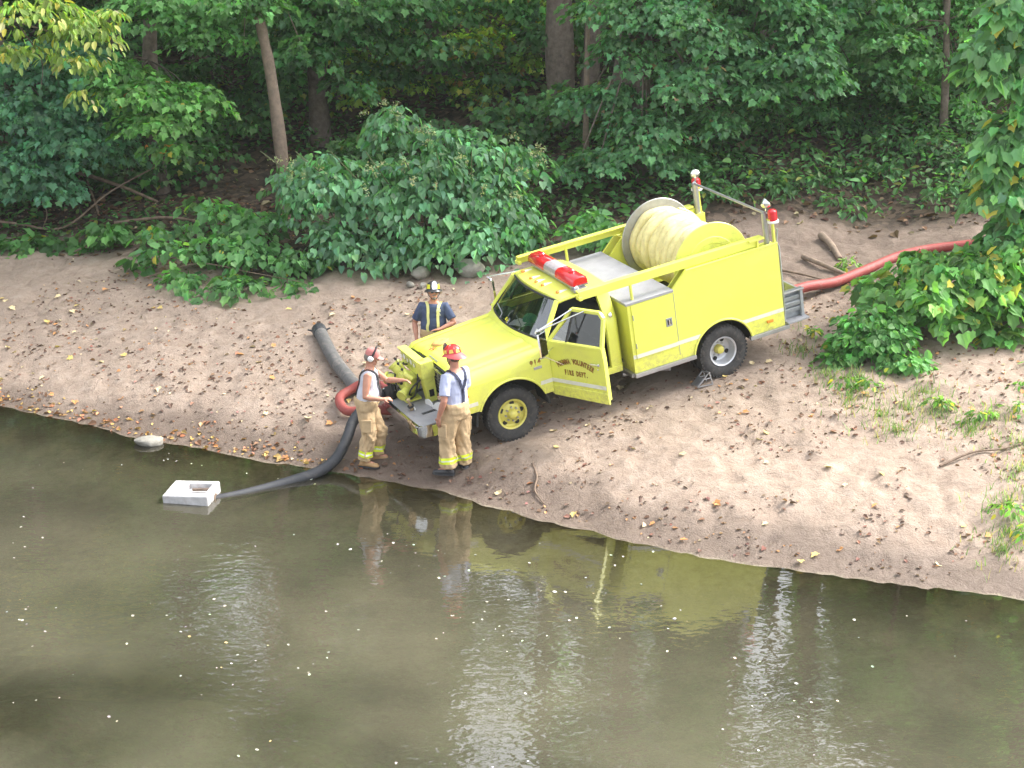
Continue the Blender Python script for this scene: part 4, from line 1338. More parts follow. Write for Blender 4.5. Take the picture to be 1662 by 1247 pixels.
def person(loc, heading, label, P):
    """heading: direction faced, degrees from +X; local frame x = the person's right, y = forward"""
    root = empty('person', loc, label, 'person')
    root.rotation_euler = (0, 0, R_(heading - 90))
    s = P['h'] / 1.78
    g = P.get('girth', 1.0)
    lean = P.get('lean', (0, 0))            # shift of the neck (x, y)
    def sp(z):                               # spine offset at height z (1.78 m man)
        t = max(0, min(1, (z - 0.92) / 0.6))
        return lean[0] * t ** 1.3, lean[1] * t ** 1.3
    T = [(0.84, 0.150, 0.115, 0), (0.93, 0.172, 0.128, 0.0), (1.03, 0.165 * g, 0.128 * g, 0.018 * g), (1.13, 0.163 * g, 0.130 * g, 0.022 * g), (1.25, 0.175, 0.128, 0.012), (1.36, 0.192, 0.122, 0.0), (1.43, 0.180, 0.10, -0.005), (1.475, 0.115, 0.078, -0.01), (1.51, 0.066, 0.064, -0.005), (1.57, 0.056, 0.060, 0.005)]
    def trings(zs0, zs1, add):
        out = []
        for z, rx, ry, y in T:
            if zs0 <= z <= zs1:
                ox, oy = sp(z)
                out.append(ring((ox * s, (oy + y) * s, z * s), (rx + add) * s, (ry + add) * s))
        return out
    b = MB()
    b.loft(trings(0.8, 1.6, 0))
    hx, hy = sp(1.6)
    hc = V3(hx * s, (hy + 0.02) * s, 1.665 * s)
    hr = Euler((R_(P.get('nod', 0)), R_(P.get('tip', 0)), R_(P.get('turn', 0)))).to_matrix()
    H = lambda x, y, z: hc + hr @ V3(x * s, y * s, z * s)
    hq = hr.to_euler()
    b.ball(hc, (0.076 * s, 0.098 * s, 0.118 * s), 20, 14, hq)
    b.ball(H(0, 0.03, -0.07), (0.058 * s, 0.066 * s, 0.055 * s), 14, 8, hq)
    b.ball(H(0, 0.078, -0.100), (0.026 * s, 0.022 * s, 0.02 * s), 10, 6, hq)
    b.tube([H(0, 0.088, 0.02), H(0, 0.112, -0.022)], [0.010 * s, 0.016 * s], 8)
    b.ball(H(0, 0.108, -0.026), (0.018 * s, 0.016 * s, 0.012 * s), 8, 6, hq)
    for q in (-1, 1):
        b.ball(H(q * 0.080, -0.005, -0.012), (0.011 * s, 0.022 * s, 0.034 * s), 8, 6, hq)
        b.ball(H(q * 0.032, 0.086, 0.022), (0.026 * s, 0.014 * s, 0.010 * s), 8, 6, hq)
        b.ball(H(q * 0.04, 0.075, -0.03), (0.022 * s, 0.016 * s, 0.02 * s), 8, 6, hq)
    b.ball(H(0, 0.094, -0.062), (0.024 * s, 0.010 * s, 0.008 * s), 8, 6, hq)
    b.tube([V3(hx * s, (hy - 0.01) * s, 1.50 * s), H(0, -0.012, -0.06)], [0.062 * s, 0.060 * s], 14)
    arms = {}
    for q, k in ((-1, 'L'), (1, 'R')):
        ox, oy = sp(1.42)
        sh = V3((ox + q * 0.185) * s, (oy - 0.005) * s, 1.415 * s)
        el, wr = V3(*P['elbow' + k]) * s, V3(*P['wrist' + k]) * s
        arms[k] = (sh, el, wr)
        b.tube([V3((ox + q * 0.10) * s, oy * s, 1.40 * s), sh, sh.lerp(el, 0.35), sh.lerp(el, 0.75), el, el.lerp(wr, 0.25), el.lerp(wr, 0.65), wr],
               [0.06 * s, 0.064 * s, 0.058 * s, 0.050 * s, 0.044 * s, 0.047 * s, 0.038 * s, 0.028 * s], 14)
        hd = P.get('hand' + k, (wr - el))
        hand(b, wr, hd, P.get('palm' + k, (-q, 0, 0)), s, P.get('curl' + k, 0.5), P.get('thumb' + k, 1))
    legs = {}
    for q, k in ((-1, 'L'), (1, 'R')):
        hip = V3(q * 0.09 * s, 0, 0.90 * s)
        kn, an = V3(*P['knee' + k]) * s, V3(*P['ankle' + k]) * s
        legs[k] = (hip, kn, an)
        b.tube([hip, hip.lerp(kn, 0.5), kn, kn.lerp(an, 0.35), an], [0.085 * s, 0.072 * s, 0.055 * s, 0.055 * s, 0.04 * s], 12)
        tv = Vector((*P['toe' + k], 0)).normalized()
        b.tube([an, an + tv * 0.06 * s - V3(0, 0, 0.03 * s), an + tv * 0.15 * s - V3(0, 0, 0.055 * s)], [0.04 * s, 0.038 * s, 0.03 * s], 8)
    body = mesh_obj('body', remeshed(b, P.get('skin', 'skin'), 0.0075, 3), root)
    # eyes and mouth
    for q in (-1, 1):
        MB().use('white').ball(H(q * 0.032, 0.088, 0.004), 0.011 * s, 8, 6).use('hair_brown').ball(H(q * 0.032, 0.0965, 0.004), 0.0055 * s, 6, 4).build('eye', None, root)
    # shirt
    b = MB()
    b.loft(trings(0.92, 1.44, 0.016 if not P.get('tank') else 0.013) + [ring((sp(1.47)[0] * s, (sp(1.47)[1] - 0.008) * s, 1.468 * s), 0.135 * s if not P.get('tank') else 0.12 * s, 0.085 * s)])
    for k, q in (('L', -1), ('R', 1)):
        sh, el, wr = arms[k]
        ox, oy = sp(1.42)
        if P.get('tank'):
            b.tube([V3((ox + q * 0.09) * s, oy * s, 1.405 * s), sh.lerp(V3(ox * s, oy * s, sh.z), 0.1)], [0.075 * s, 0.078 * s], 14)
        else:
            b.tube([V3((ox + q * 0.08) * s, oy * s, 1.40 * s), sh, sh.lerp(el, 0.4), sh.lerp(el, 0.78)], [0.07 * s, 0.076 * s, 0.075 * s, 0.077 * s], 16)
    shm = remeshed(b, P['shirt'], 0.010, 3, folds(P['seed'], 0.010, 8, 20))
    mesh_obj('tank_top' if P.get('tank') else 't_shirt', shm, root)
    # trousers
    b = MB()
    b.loft([ring((0, 0.005, 0.80 * s), 0.185 * s, 0.150 * s), ring((0, 0.005, 0.90 * s), 0.198 * s * max(1, g * 0.97), 0.162 * s), ring((0, 0.012, 0.99 * s), 0.190 * s * g, 0.155 * s * g), ring((0, 0.016, 1.05 * s), 0.186 * s * g, 0.152 * s * g)])
    for k in 'LR':
        hip, kn, an = legs[k]
        hem = an.lerp(kn, 0.02)
        b.tube([hip + V3(0, 0, -0.02), hip.lerp(kn, 0.35), hip.lerp(kn, 0.75), kn, kn.lerp(an, 0.3), kn.lerp(an, 0.7), hem],
               [0.130 * s, 0.126 * s, 0.115 * s, 0.112 * s, 0.110 * s, 0.104 * s, 0.104 * s], 20)
    tro = mesh_obj('trousers', remeshed(b, 'turnout', 0.013, 3, folds(P['seed'] + 9, 0.036, 7, 15, (0.50 * s, 0.22 * s))), root)
    tt = tree_of(tro.data)
    for k in 'LR':
        hip, kn, an = legs[k]
        ax = (kn - an).normalized()
        c0 = an + ax * 0.075 * s
        for m_, o0, o1, rr_ in (('hiviz', 0.0, 0.034, 0.112), ('bandsilver', 0.034, 0.052, 0.113), ('hiviz', 0.052, 0.088, 0.112)):
            n = 22
            x = ax.orthogonal().normalized(); y = ax.cross(x)
            rings = []
            for h_, d_ in ((o0, 0.0), (o1, 0.0)):
                rg = []
                for i in range(n):
                    a = 2 * math.pi * i / n
                    dr = x * math.cos(a) + y * math.sin(a)
                    p = c0 + ax * h_ * s
                    hit = tt.ray_cast(p + dr * 0.2, -dr)
                    r_ = (0.2 - hit[3]) if hit[0] is not None and 0.2 - hit[3] > 0.06 else rr_ * s
                    rg.append(p + dr * (min(r_, 0.135 * s) + 0.006))
                rings.append(rg)
            MB().loft(rings, cap=False).build('reflective_band', m_, tro, smooth=60)
        # boots
        tv = Vector((*P['toe' + k], 0)).normalized()
        sd = V3(-tv.y, tv.x, 0)
        fz = P.get('lift' + k, 0.0) * s
        base = V3(an.x, an.y, fz)
        rings = []
        for u, w_, h_ in ((-0.075, 0.030, 0.06), (-0.06, 0.042, 0.10), (0.0, 0.046, 0.115), (0.07, 0.048, 0.095), (0.14, 0.052, 0.075), (0.20, 0.045, 0.062), (0.225, 0.022, 0.045)):
            c = base + tv * u * s
            rings.append([c + sd * w_ * s * math.cos(a) + V3(0, 0, max(0.0, (0.5 + 0.5 * math.sin(a)) * h_ * s)) for a in (2 * math.pi * i / 12 for i in range(12))])
        bo = MB().loft(rings)
        bo.tube([base + V3(0, 0, 0.06 * s), V3(an.x, an.y, an.z + 0.06 * s)], [0.055 * s, 0.062 * s], 12)
        bt = bo.build('boot', P['boot'], root, smooth=60)
        rings = []
        for u, w_ in ((-0.08, 0.034), (-0.06, 0.048), (0.0, 0.05), (0.07, 0.051), (0.14, 0.056), (0.20, 0.049), (0.232, 0.024)):
            c = base + tv * u * s
            rings.append([c - sd * w_ * s, c + sd * w_ * s, c + sd * w_ * s + V3(0, 0, 0.022 * s), c - sd * w_ * s + V3(0, 0, 0.022 * s)])
        MB().loft(rings).build('boot_sole', 'bootblack', bt)
    # thigh pockets
    for k, q in (('L', -1), ('R', 1)):
        hip, kn, an = legs[k]
        m_ = hip.lerp(kn, 0.58)
        hit = tt.ray_cast(m_ + V3(q * 0.4, 0, 0), V3(-q, 0, 0))
        if hit[0] is not None:
            pk = MB().box(hit[0] + V3(q * 0.004, 0, 0), (0.03 * s, 0.15 * s, 0.19 * s)).build('thigh_pocket', 'turnout', tro, bevel=0.012)
            MB().box(hit[0] + V3(q * 0.012, 0, 0.085 * s), (0.028 * s, 0.155 * s, 0.045 * s)).build('pocket_flap', 'turnout', tro, bevel=0.01)
    # braces over the shirt
    st = tree_of(shm)
    def sv(z, x, front):
        ox, oy = sp(z)
        return (ox * s + x * s, oy * s + (0.3 if front else -0.3) * s, z * s)
    wd_ = P.get('wide', 0.0)
    for q in (-1, 1):
        pts = [sv(z, q * x, True) for z, x in ((1.02, 0.10 + wd_), (1.12, 0.10 + wd_), (1.22, 0.10 + wd_), (1.32, 0.10 + wd_), (1.40, 0.105 + wd_ * 0.6))]
        ox, oy = sp(1.46)
        pts += [((ox + q * 0.11) * s, (oy + 0.03) * s, 1.56 * s), ((ox + q * 0.11) * s, (oy - 0.03) * s, 1.56 * s)]
        if P.get('yback'):
            pts += [sv(z, q * x, False) for z, x in ((1.40, 0.098), (1.34, 0.075), (1.28, 0.045), (1.23, 0.015))]
        else:
            pts += [sv(z, q * x, False) for z, x in ((1.40, 0.098), (1.30, 0.075), (1.18, 0.05), (1.08, 0.05), (1.02, 0.05))]
        ribbon(curve_pts(pts, 40), st, 0.045 * s, 0.013).build('brace', P['web'], root)
    if P.get('yback'):
        ribbon([sv(z, 0, False) for z in (1.24, 1.19, 1.14, 1.09, 1.04, 1.0)], st, 0.05 * s, 0.007).build('brace', P['web'], root)
        ribbon([sv(1.225, x, False) for x in (-0.03, 0, 0.03)], st, 0.06 * s, 0.011).build('brace_yoke', P['web'], root)
    return root, H, hq, s, st

def helmet(root, H, hq, s, shell, patch, brim, shield, big=1.0):
    """traditional fire helmet: domed crown with ridges, long rear brim, front shield"""
    b = MB()
    rings = []
    for z, k in ((0.035, 1.0), (0.06, 1.0), (0.09, 0.96), (0.12, 0.84), (0.142, 0.64), (0.154, 0.38), (0.158, 0.08)):
        rings.append([H(0.108 * k * math.cos(a), 0.135 * k * math.sin(a) - 0.005, z) for a in (2 * math.pi * i / 24 for i in range(24))])
    b.loft(rings)
    ho = b.build('helmet', shell, root, smooth=50)
    rings = []
    for e, dz in ((0.99, 0.045), (1.12, 0.034), (1.28, 0.018), (1.30, 0.010), (1.12, 0.022), (0.98, 0.032)):
        rg = []
        for i in range(32):
            a = 2 * math.pi * i / 32
            back = max(0, -math.sin(a))
            k = e + (e - 0.99) * 1.1 * back ** 1.5
            rg.append(H(0.108 * k * math.cos(a), 0.135 * k * math.sin(a) - 0.005, dz - (e - 0.98) * 0.16 * back))
        rings.append(rg)
    MB().loft(rings, cap=False).build('helmet_brim', brim, ho, smooth=60)
    for i in range(4):
        a0 = math.pi * i / 4 + 0.2
        pts = [H(0.112 * math.cos(t) * math.cos(a0), 0.138 * math.cos(t) * math.sin(a0) - 0.005, 0.055 + 0.108 * math.sin(t)) for t in np.linspace(0, math.pi, 13)]
        MB().tube(pts, 0.006 * s, 6).build('helmet_ridge', shell, ho, smooth=60)
    for i in range(8):
        a = 2 * math.pi * (i + 0.5) / 8 + 0.2
        if abs(math.sin(a) - 1) < 0.1:
            continue
        q = []
        for da, z, k in ((-0.25 * big, 0.054, 1.035), (0.25 * big, 0.054, 1.035), (0.19 * big, 0.100 + 0.02 * (big - 1) * 4, 0.955 - 0.05 * (big - 1) * 4), (-0.19 * big, 0.100 + 0.02 * (big - 1) * 4, 0.955 - 0.05 * (big - 1) * 4)):
            q.append(H(0.108 * k * math.cos(a + da), 0.135 * k * math.sin(a + da) - 0.005, z))
        out = [p + (p - H(0, 0, 0.06)).normalized() * 0.004 for p in q]
        MB().add(q + out, [(0, 1, 2, 3), (4, 5, 6, 7), (0, 1, 5, 4), (1, 2, 6, 5), (2, 3, 7, 6), (3, 0, 4, 7)]).build('helmet_patch', patch, ho)
    pts = [(-0.035, 0.05), (0.035, 0.05), (0.045, 0.10), (0.03, 0.165), (0.0, 0.185), (-0.03, 0.165), (-0.045, 0.10)]
    fr = [H(x, 0.142 - 0.10 * (z - 0.05), z) for x, z in pts]
    bk = [H(x, 0.132 - 0.10 * (z - 0.05), z) for x, z in pts]
    n = len(pts)
    MB().add(fr + bk, [tuple(range(n)), tuple(range(n, 2 * n))[::-1]] + [(i, (i + 1) % n, n + (i + 1) % n, n + i) for i in range(n)]).build('helmet_shield', shield, ho)
    for q in (-1, 1):
        MB().tube([H(q * 0.095, 0.0, 0.03), H(q * 0.088, 0.03, -0.05), H(q * 0.03, 0.07, -0.118)], 0.006 * s, 6).build('chin_strap', 'blackweb', ho, smooth=60)
    return ho

# --- the pump operator at the water's edge, seen from his right side
p1xy = (-2.10, 25.03)
P1 = dict(h=1.76, girth=1.26, seed=1, shirt='greytee', tank=True, boot='boottan', web='blackweb', lean=(0.0, 0.07), nod=-16, turn=4,
          elbowR=(0.265, 0.02, 1.13), wristR=(0.20, 0.27, 1.08), handR=(-0.25, 1, 0.1), palmR=(-0.5, 0.1, -1), curlR=0.9, thumbR=-1,
          elbowL=(-0.27, 0.26, 1.22), wristL=(-0.16, 0.50, 1.26), handL=(0.2, 1, 0.05), palmL=(0.3, 0, -1), curlL=0.8, thumbL=1,
          kneeR=(0.115, 0.045, 0.49), ankleR=(0.125, -0.03, 0.10), toeR=(0.2, 1), kneeL=(-0.12, 0.16, 0.50), ankleL=(-0.14, 0.12, 0.11), toeL=(-0.15, 1))
r1, H1, q1, s1, st1 = person((*p1xy, ground(*p1xy) - 0.005), -4, 'man in pale grey tank top, red cap and ear muffs working the pump', P1)
b = MB()
rings = []
for z, k in ((0.02, 1.0), (0.06, 1.0), (0.10, 0.86), (0.125, 0.6), (0.135, 0.2)):
    rings.append([H1(0.084 * k * math.cos(a), 0.106 * k * math.sin(a), z) for a in (2 * math.pi * i / 20 for i in range(20))])
b.loft(rings)
cp = b.build('cap', 'cap', r1, smooth=60)
rings = []
for y, w in ((0.085, 0.078), (0.12, 0.074), (0.16, 0.058), (0.18, 0.03)):
    rings.append([H1(-w, y, 0.018 - 0.10 * (y - 0.08)), H1(0, y + 0.004, 0.034 - 0.10 * (y - 0.08)), H1(w, y, 0.018 - 0.10 * (y - 0.08)), H1(0, y, 0.026 - 0.10 * (y - 0.08))])
MB().loft(rings).build('cap_peak', 'cap', cp, smooth=60)
em = MB().tube([H1(q * 0.0, 0, 0) if False else H1(0.100 * math.cos(t), 0.0 + 0.03 * math.sin(t), 0.0 + 0.150 * math.sin(t)) for t in np.linspace(0, math.pi, 15)], 0.015, 8).build('ear_muffs', 'blackweb', r1, smooth=60)
for q in (-1, 1):
    c = H1(q * 0.094, -0.01, -0.012)
    axv = (H1(q * 1.0, 0, 0) - H1(0, 0, 0)).normalized()
    MB().use('blackweb').lathe([(0.046, -0.022), (0.050, -0.005), (0.046, 0.008)], c, axv, 16).use('white').lathe([(0.044, 0.006), (0.042, 0.022), (0.028, 0.034), (0.005, 0.037)], c, axv, 16).build('ear_cup', None, em, smooth=50)
MB().ball(H1(0, -0.035, -0.02), (0.079 * s1, 0.078 * s1, 0.075 * s1), 14, 8, q1).build('hair', 'hair_grey', r1, smooth=60)

# --- the man in the red helmet by the wing, back to us
p2xy = (-0.79, 24.50)
P2 = dict(h=1.86, girth=1.12, seed=2, shirt='bluetee', boot='bootblack', web='navyweb', yback=True, lean=(0.0, 0.03), nod=-14, turn=-6, skin='skin2',
          elbowL=(-0.275, -0.03, 1.11), wristL=(-0.285, 0.06, 0.86), handL=(0.05, 0.15, -1), palmL=(1, 0, 0.0), curlL=0.45, thumbL=-1,
          elbowR=(0.27, 0.06, 1.12), wristR=(0.16, 0.27, 1.06), handR=(-0.6, 0.8, 0.0), palmR=(-0.5, -0.3, -0.6), curlR=0.6, thumbR=-1,
          kneeR=(0.125, 0.02, 0.49), ankleR=(0.14, -0.04, 0.10), toeR=(0.45, 1), kneeL=(-0.12, 0.07, 0.49), ankleL=(-0.125, 0.02, 0.10), toeL=(-0.55, 1))
r2, H2, q2, s2, st2 = person((*p2xy, ground(*p2xy) - 0.01), 140, 'man in red fire helmet and pale blue t-shirt standing with his back to the river', P2)
h2 = helmet(r2, H2, q2, s2, 'hred', 'horange', 'hbrim', 'hblack')
MB().ball(H2(0, -0.03, -0.015), (0.080 * s2, 0.082 * s2, 0.075 * s2), 14, 8, q2).build('hair', 'hair_brown', r2, smooth=60)

# --- the man leaning on the far wing
p3xy = (-1.22, 27.28)
P3 = dict(h=1.72, girth=1.2, wide=0.03, seed=3, shirt='navytee', boot='bootblack', web='limeweb', lean=(0.0, 0.03), nod=9, turn=14, skin='skin2',
          elbowL=(-0.33, 0.10, 1.17), wristL=(-0.12, 0.26, 1.10), handL=(1, 0.25, -0.05), palmL=(0.1, 0.3, -1), curlL=0.3, thumbL=-1,
          elbowR=(0.31, -0.03, 1.12), wristR=(0.27, 0.12, 0.90), handR=(-0.2, 0.3, -1), palmR=(-1, 0, 0.0), curlR=0.5, thumbR=1,
          kneeR=(0.12, 0.05, 0.48), ankleR=(0.13, 0.0, 0.10), toeR=(0.3, 1), kneeL=(-0.12, 0.05, 0.48), ankleL=(-0.13, 0.0, 0.10), toeL=(-0.3, 1))
r3, H3, q3, s3, st3 = person((*p3xy, ground(*p3xy) - 0.05), 268, 'man in navy t-shirt and black helmet with yellow patches leaning on the truck bonnet', P3)
h3 = helmet(r3, H3, q3, s3, 'hblack', 'hyellow', 'hblack', 'chrome', 1.27)
sg = MB().use('lensdark')
for q in (-1, 1):
    sg.ball(H3(q * 0.034, 0.098, 0.002), (0.029 * s3, 0.010, 0.020 * s3), 12, 6, q3)
    sg.tube([H3(q * 0.06, 0.09, 0.006), H3(q * 0.082, 0.0, 0.0)], 0.003, 5)
sg.tube([H3(-0.02, 0.10, 0.008), H3(0.02, 0.10, 0.008)], 0.003, 5)
sg.build('sunglasses', None, r3, smooth=60)
bd = MB()
bd.ball(H3(0, 0.094, -0.050), (0.034 * s3, 0.012, 0.010), 10, 6, q3).ball(H3(0, 0.082, -0.10), (0.030 * s3, 0.022, 0.026), 10, 6, q3)
bd.build('beard', 'hair_grey', r3, smooth=60)
q_, n_, _, _ = st3.find_nearest(H3(-0.075, 0.3, -0.36))
em3 = MB().use('bandsilver')
xx = V3(0, 0, 1).cross(n_).normalized(); yy = n_.cross(xx)
for dx, dy, w, h_ in ((0, 0.02, 0.07, 0.045), (0.0, -0.025, 0.05, 0.02), (-0.025, -0.05, 0.018, 0.02), (0.025, -0.05, 0.018, 0.02)):
    em3.box(q_ + n_ * 0.008 + xx * dx + yy * dy, (w, h_, 0.004), Matrix((xx, yy, n_)).transposed())
em3.build('chest_emblem', None, r3)
# ------------------------------------------------------------------ things on the bank and in the river
def G(x, y, dz=0.0):
    return (x, y, ground(x, y) + dz)

# suction hose from the pump inlet down into the river
si = TR_R @ np.array([1.40, -0.50, 0.70]) + TR_T
pts = [tuple(si), (-2.05, 25.95, 0.78), (-2.33, 25.62, 0.55), (-2.42, 25.30, 0.36), (-2.55, 24.98, 0.17), (-2.78, 24.72, 0.06), (-3.1, 24.5, 0.015), (-3.4, 24.3, -0.01), (-3.7, 24.1, -0.022), (-3.95, 23.95, -0.026), (-4.25, 23.80, -0.03)]
cp_ = curve_pts(pts, 90)
rad = [0.078 * (1 - 0.28 * max(0, (i - 48) / 42)) + (0.004 if i % 2 else 0.0) for i in range(len(cp_))]
o = MB().tube(cp_, rad, 16).build('suction_hose', 'black_hose', None, smooth=60)
tag(o, 'thick black suction hose running from the pump into the river', 'hose')

# spare length of hard suction lying on the sand
p0, p1, p2 = Vector(G(-3.20, 29.0, 0.10)), Vector(G(-2.85, 27.95, 0.10)), Vector(G(-2.40, 26.85, 0.10))
root = empty('hard_suction_pipe', p0, 'grey weathered suction pipe lying on the sand with lugged end', 'hose')
q = [p - p0 for p in curve_pts([p0, p1, p2], 24)]
MB().tube(q, 0.108, 18).build('pipe', 'grey_hose', root, smooth=60)
d = (q[0] - q[2]).normalized() if False else Vector(q[0]) - Vector(q[2])
d = Vector(d).normalized()
MB().lathe([(0.108, -0.16), (0.118, -0.15), (0.122, 0.0), (0.10, 0.03), (0.07, 0.035)], (0, 0, 0), d, 20).build('coupling', 'black_hose', root, smooth=40)
sd = d.cross(Vector((0, 0, 1))).normalized()
for s in (-1, 1):
    MB().tube([sd * s * 0.11 + d * -0.03, sd * s * 0.19 + Vector((0, 0, 0.02)) + d * -0.02], [0.018, 0.013], 8).build('coupling_lug', 'bootblack', root)

# loop of red hose beside the pump operator
lp = [(-1.25, 26.25), (-1.75, 26.52), (-2.2, 26.80), (-2.50, 26.78), (-2.64, 26.52), (-2.50, 26.26), (-2.15, 26.18), (-1.75, 26.12), (-1.35, 26.0)]
pts = [G(x, y, 0.11 + (0.10 if i in (1, 2) else 0)) for i, (x, y) in enumerate(lp)]
o = MB().tube(curve_pts(pts, 70), 0.072, 16).build('red_hose_loop', 'pink_hose', None, smooth=60)
tag(o, 'short dusty red hose looped on the sand behind the pump operator', 'hose')

# long red supply hose leaving the tail of the truck
lp = [(3.6, 28.3), (4.2, 28.8), (4.84, 29.3), (5.4, 29.75), (5.94, 30.2), (6.3, 30.5), (6.65, 30.75), (7.0, 30.9), (7.4, 31.0), (7.8, 31.02), (8.2, 31.0), (8.7, 31.0), (9.4, 31.1), (10.5, 31.4)]
zz = np.array([ground(x, y) for x, y in lp])
zz = np.convolve(np.pad(zz, 2, 'edge'), np.ones(5) / 5, 'valid')
pts = [(x, y, zz[i] + 0.09 + (0.12 if i < 3 else 0)) for i, (x, y) in enumerate(lp)]
o = MB().tube(curve_pts(pts, 120), 0.084, 16).build('supply_hose', 'red_hose', None, smooth=60)
tag(o, 'long red hose trailing from behind the truck into the bushes', 'hose')

# floating strainer in the river
fl = empty('floating_strainer', (-4.47, 23.86, 0.0), 'white box-shaped float strainer at the end of the hose in the river', 'strainer')
ca, sa = None, None
A_, B_ = np.array([0.62, 0.235]), np.array([0.16, -0.44])   # its long and short side on the water
fl.rotation_euler = (R_(2), R_(-3), math.atan2(A_[1] * 0 - 0.10, 0.62) * 0 + R_(-10))
f = MB().use('foam')
f.box((0, 0.22, 0.05), (0.66, 0.10, 0.17)).build('float_side', None, fl, bevel=0.02)
MB().box((0, -0.22, 0.05), (0.66, 0.14, 0.17)).build('float_side', 'foam', fl, bevel=0.02)
MB().box((-0.21, 0.02, 0.05), (0.24, 0.335, 0.165)).build('float_end', 'foam', fl, bevel=0.015)
MB().box((0.29, 0.02, 0.05), (0.08, 0.335, 0.165)).build('float_end', 'foam', fl, bevel=0.015)
MB().box((0.08, 0.01, 0.035), (0.36, 0.34, 0.04)).build('float_tray', 'foam', fl)
MB().tube([(0.34, 0.02, -0.02), (-0.05, 0.02, -0.04)], 0.07, 12).build('strainer_pipe', 'twig', fl, smooth=60)
MB().tube([(0.0, 0.04, 0.09), (0.24, 0.04, 0.10)], 0.022, 8).build('handle_bar', 'twig', fl, smooth=60)

# wheel chock
ch = empty('wheel_chock', G(2.98, 26.22, 0.0), 'folding grey metal chock wedged against the rear wheel', 'chock', rot=(R_(6), R_(4), R_(205)))
b = MB()
for s in (-1, 1):
    for pa, pb in (((0.0, 0.0), (0.26, 0.0)), ((0.26, 0.0), (0.05, 0.19)), ((0.05, 0.19), (0.0, 0.0)), ((0.03, 0.1), (0.15, 0.1))):
        MB().bar((pa[0], s * 0.09, pa[1]), (pb[0], s * 0.09, pb[1]), 0.014, 0.024, up=(0, 1, 0)).build('chock_side', 'alu', ch)
MB().bar((0.26, 0, 0.01), (0.14, 0, 0.115), 0.17, 0.010).build('chock_face', 'alu', ch)
MB().tube([(0.05, -0.11, 0.185), (0.05, 0.11, 0.185)], 0.014, 8).build('chock_handle', 'alu', ch, smooth=60)

# glove and a leaf on the bonnet, spanner and brass bits on the deck
def on_truck(x, y, z): return tuple(TR_R @ np.array([x, y, z]) + TR_T)
def trot(a):
    return (Matrix([list(r) for r in TR_R]) @ Matrix.Rotation(a, 3, 'Z')).to_euler()
gl = []
M['glove'] = mat('tan_leather', (0.52, 0.30, 0.10), 0.75, var=0.25, scale=20, bmp=0.4)
g = MB()
out = [(-0.14, -0.08), (-0.06, -0.10), (0.04, -0.11), (0.12, -0.08), (0.15, 0.0), (0.11, 0.09), (0.03, 0.12), (-0.05, 0.10), (-0.13, 0.07), (-0.15, 0.0)]
rings = [[(x * k, y * k, z + 0.006 * math.sin(5 * x * 9 + y * 14)) for x, y in out] for k, z in ((1.0, 0.0), (1.0, 0.012), (0.85, 0.024), (0.55, 0.03), (0.2, 0.024))]
g.loft(rings)
gl_x, gl_y = 0.44, -0.42
o = g.build('work_glove', 'glove', None, smooth=60, loc=on_truck(gl_x, gl_y, hood_z(gl_x, gl_y) + 0.004), rot=trot(0.5))
tag(o, 'flattened tan leather glove lying on the yellow bonnet', 'glove')
g = MB()
for a0 in range(5):
    a = a0 * 2 * math.pi / 5
    g.add([(0, 0, 0.01), (0.05 * math.cos(a - 0.35), 0.05 * math.sin(a - 0.35), 0.018), (0.085 * math.cos(a), 0.085 * math.sin(a), 0.006), (0.05 * math.cos(a + 0.35), 0.05 * math.sin(a + 0.35), 0.018)], [(0, 1, 2, 3)])
M['rust'] = mat('rust_red_leaf', (0.42, 0.10, 0.03), 0.7, var=0.3, scale=40)
o = g.build('maple_leaf', 'rust', None, loc=on_truck(0.63, -0.28, hood_z(0.63, -0.28) + 0.002), rot=trot(0.2))
tag(o, 'rust red maple leaf lying on the bonnet near the grille', 'leaf')
M['brass'] = mat('dull_brass', (0.55, 0.42, 0.25), 0.4, 0.7, var=0.2)
o = MB().use('brass').lathe([(0.03, 0), (0.034, 0.05), (0.022, 0.06), (0.02, 0.16), (0.03, 0.17), (0.03, 0.19)], (0, 0, 0), (0.2, 0.1, 1), 14).use('bootblack').lathe([(0.05, 0.055), (0.05, 0.075)], (0, 0, 0), (0.2, 0.1, 1), 14).build('hose_nozzle', None, None, smooth=40, loc=on_truck(1.26, 0.18, 0.635), rot=trot(0))
tag(o, 'small brass nozzle standing on the front bumper deck', 'nozzle')

# papers and a green cap seen through the windscreen
o = MB().use('white').box((0, 0, 0), (0.22, 0.30, 0.004)).box((0.03, -0.02, 0.006), (0.2, 0.26, 0.004), (0.02, 0, 0.3)).build('paper_sheets', None, None, loc=on_truck(-0.72, -0.02, 1.362), rot=trot(0.3))
tag(o, 'white papers left on the dashboard behind the windscreen', 'papers')
M['green_cloth'] = mat('green_cap_cloth', (0.03, 0.16, 0.10), 0.85)
o = MB().ball((0, 0, 0.02), (0.10, 0.12, 0.10), 12, 8).box((0.12, 0, 0.0), (0.12, 0.13, 0.012)).build('green_cap', 'green_cloth', None, smooth=50, loc=on_truck(-0.86, 0.02, 1.36), rot=trot(0.8))
tag(o, 'green peaked cap lying on the dashboard behind the windscreen', 'cap')

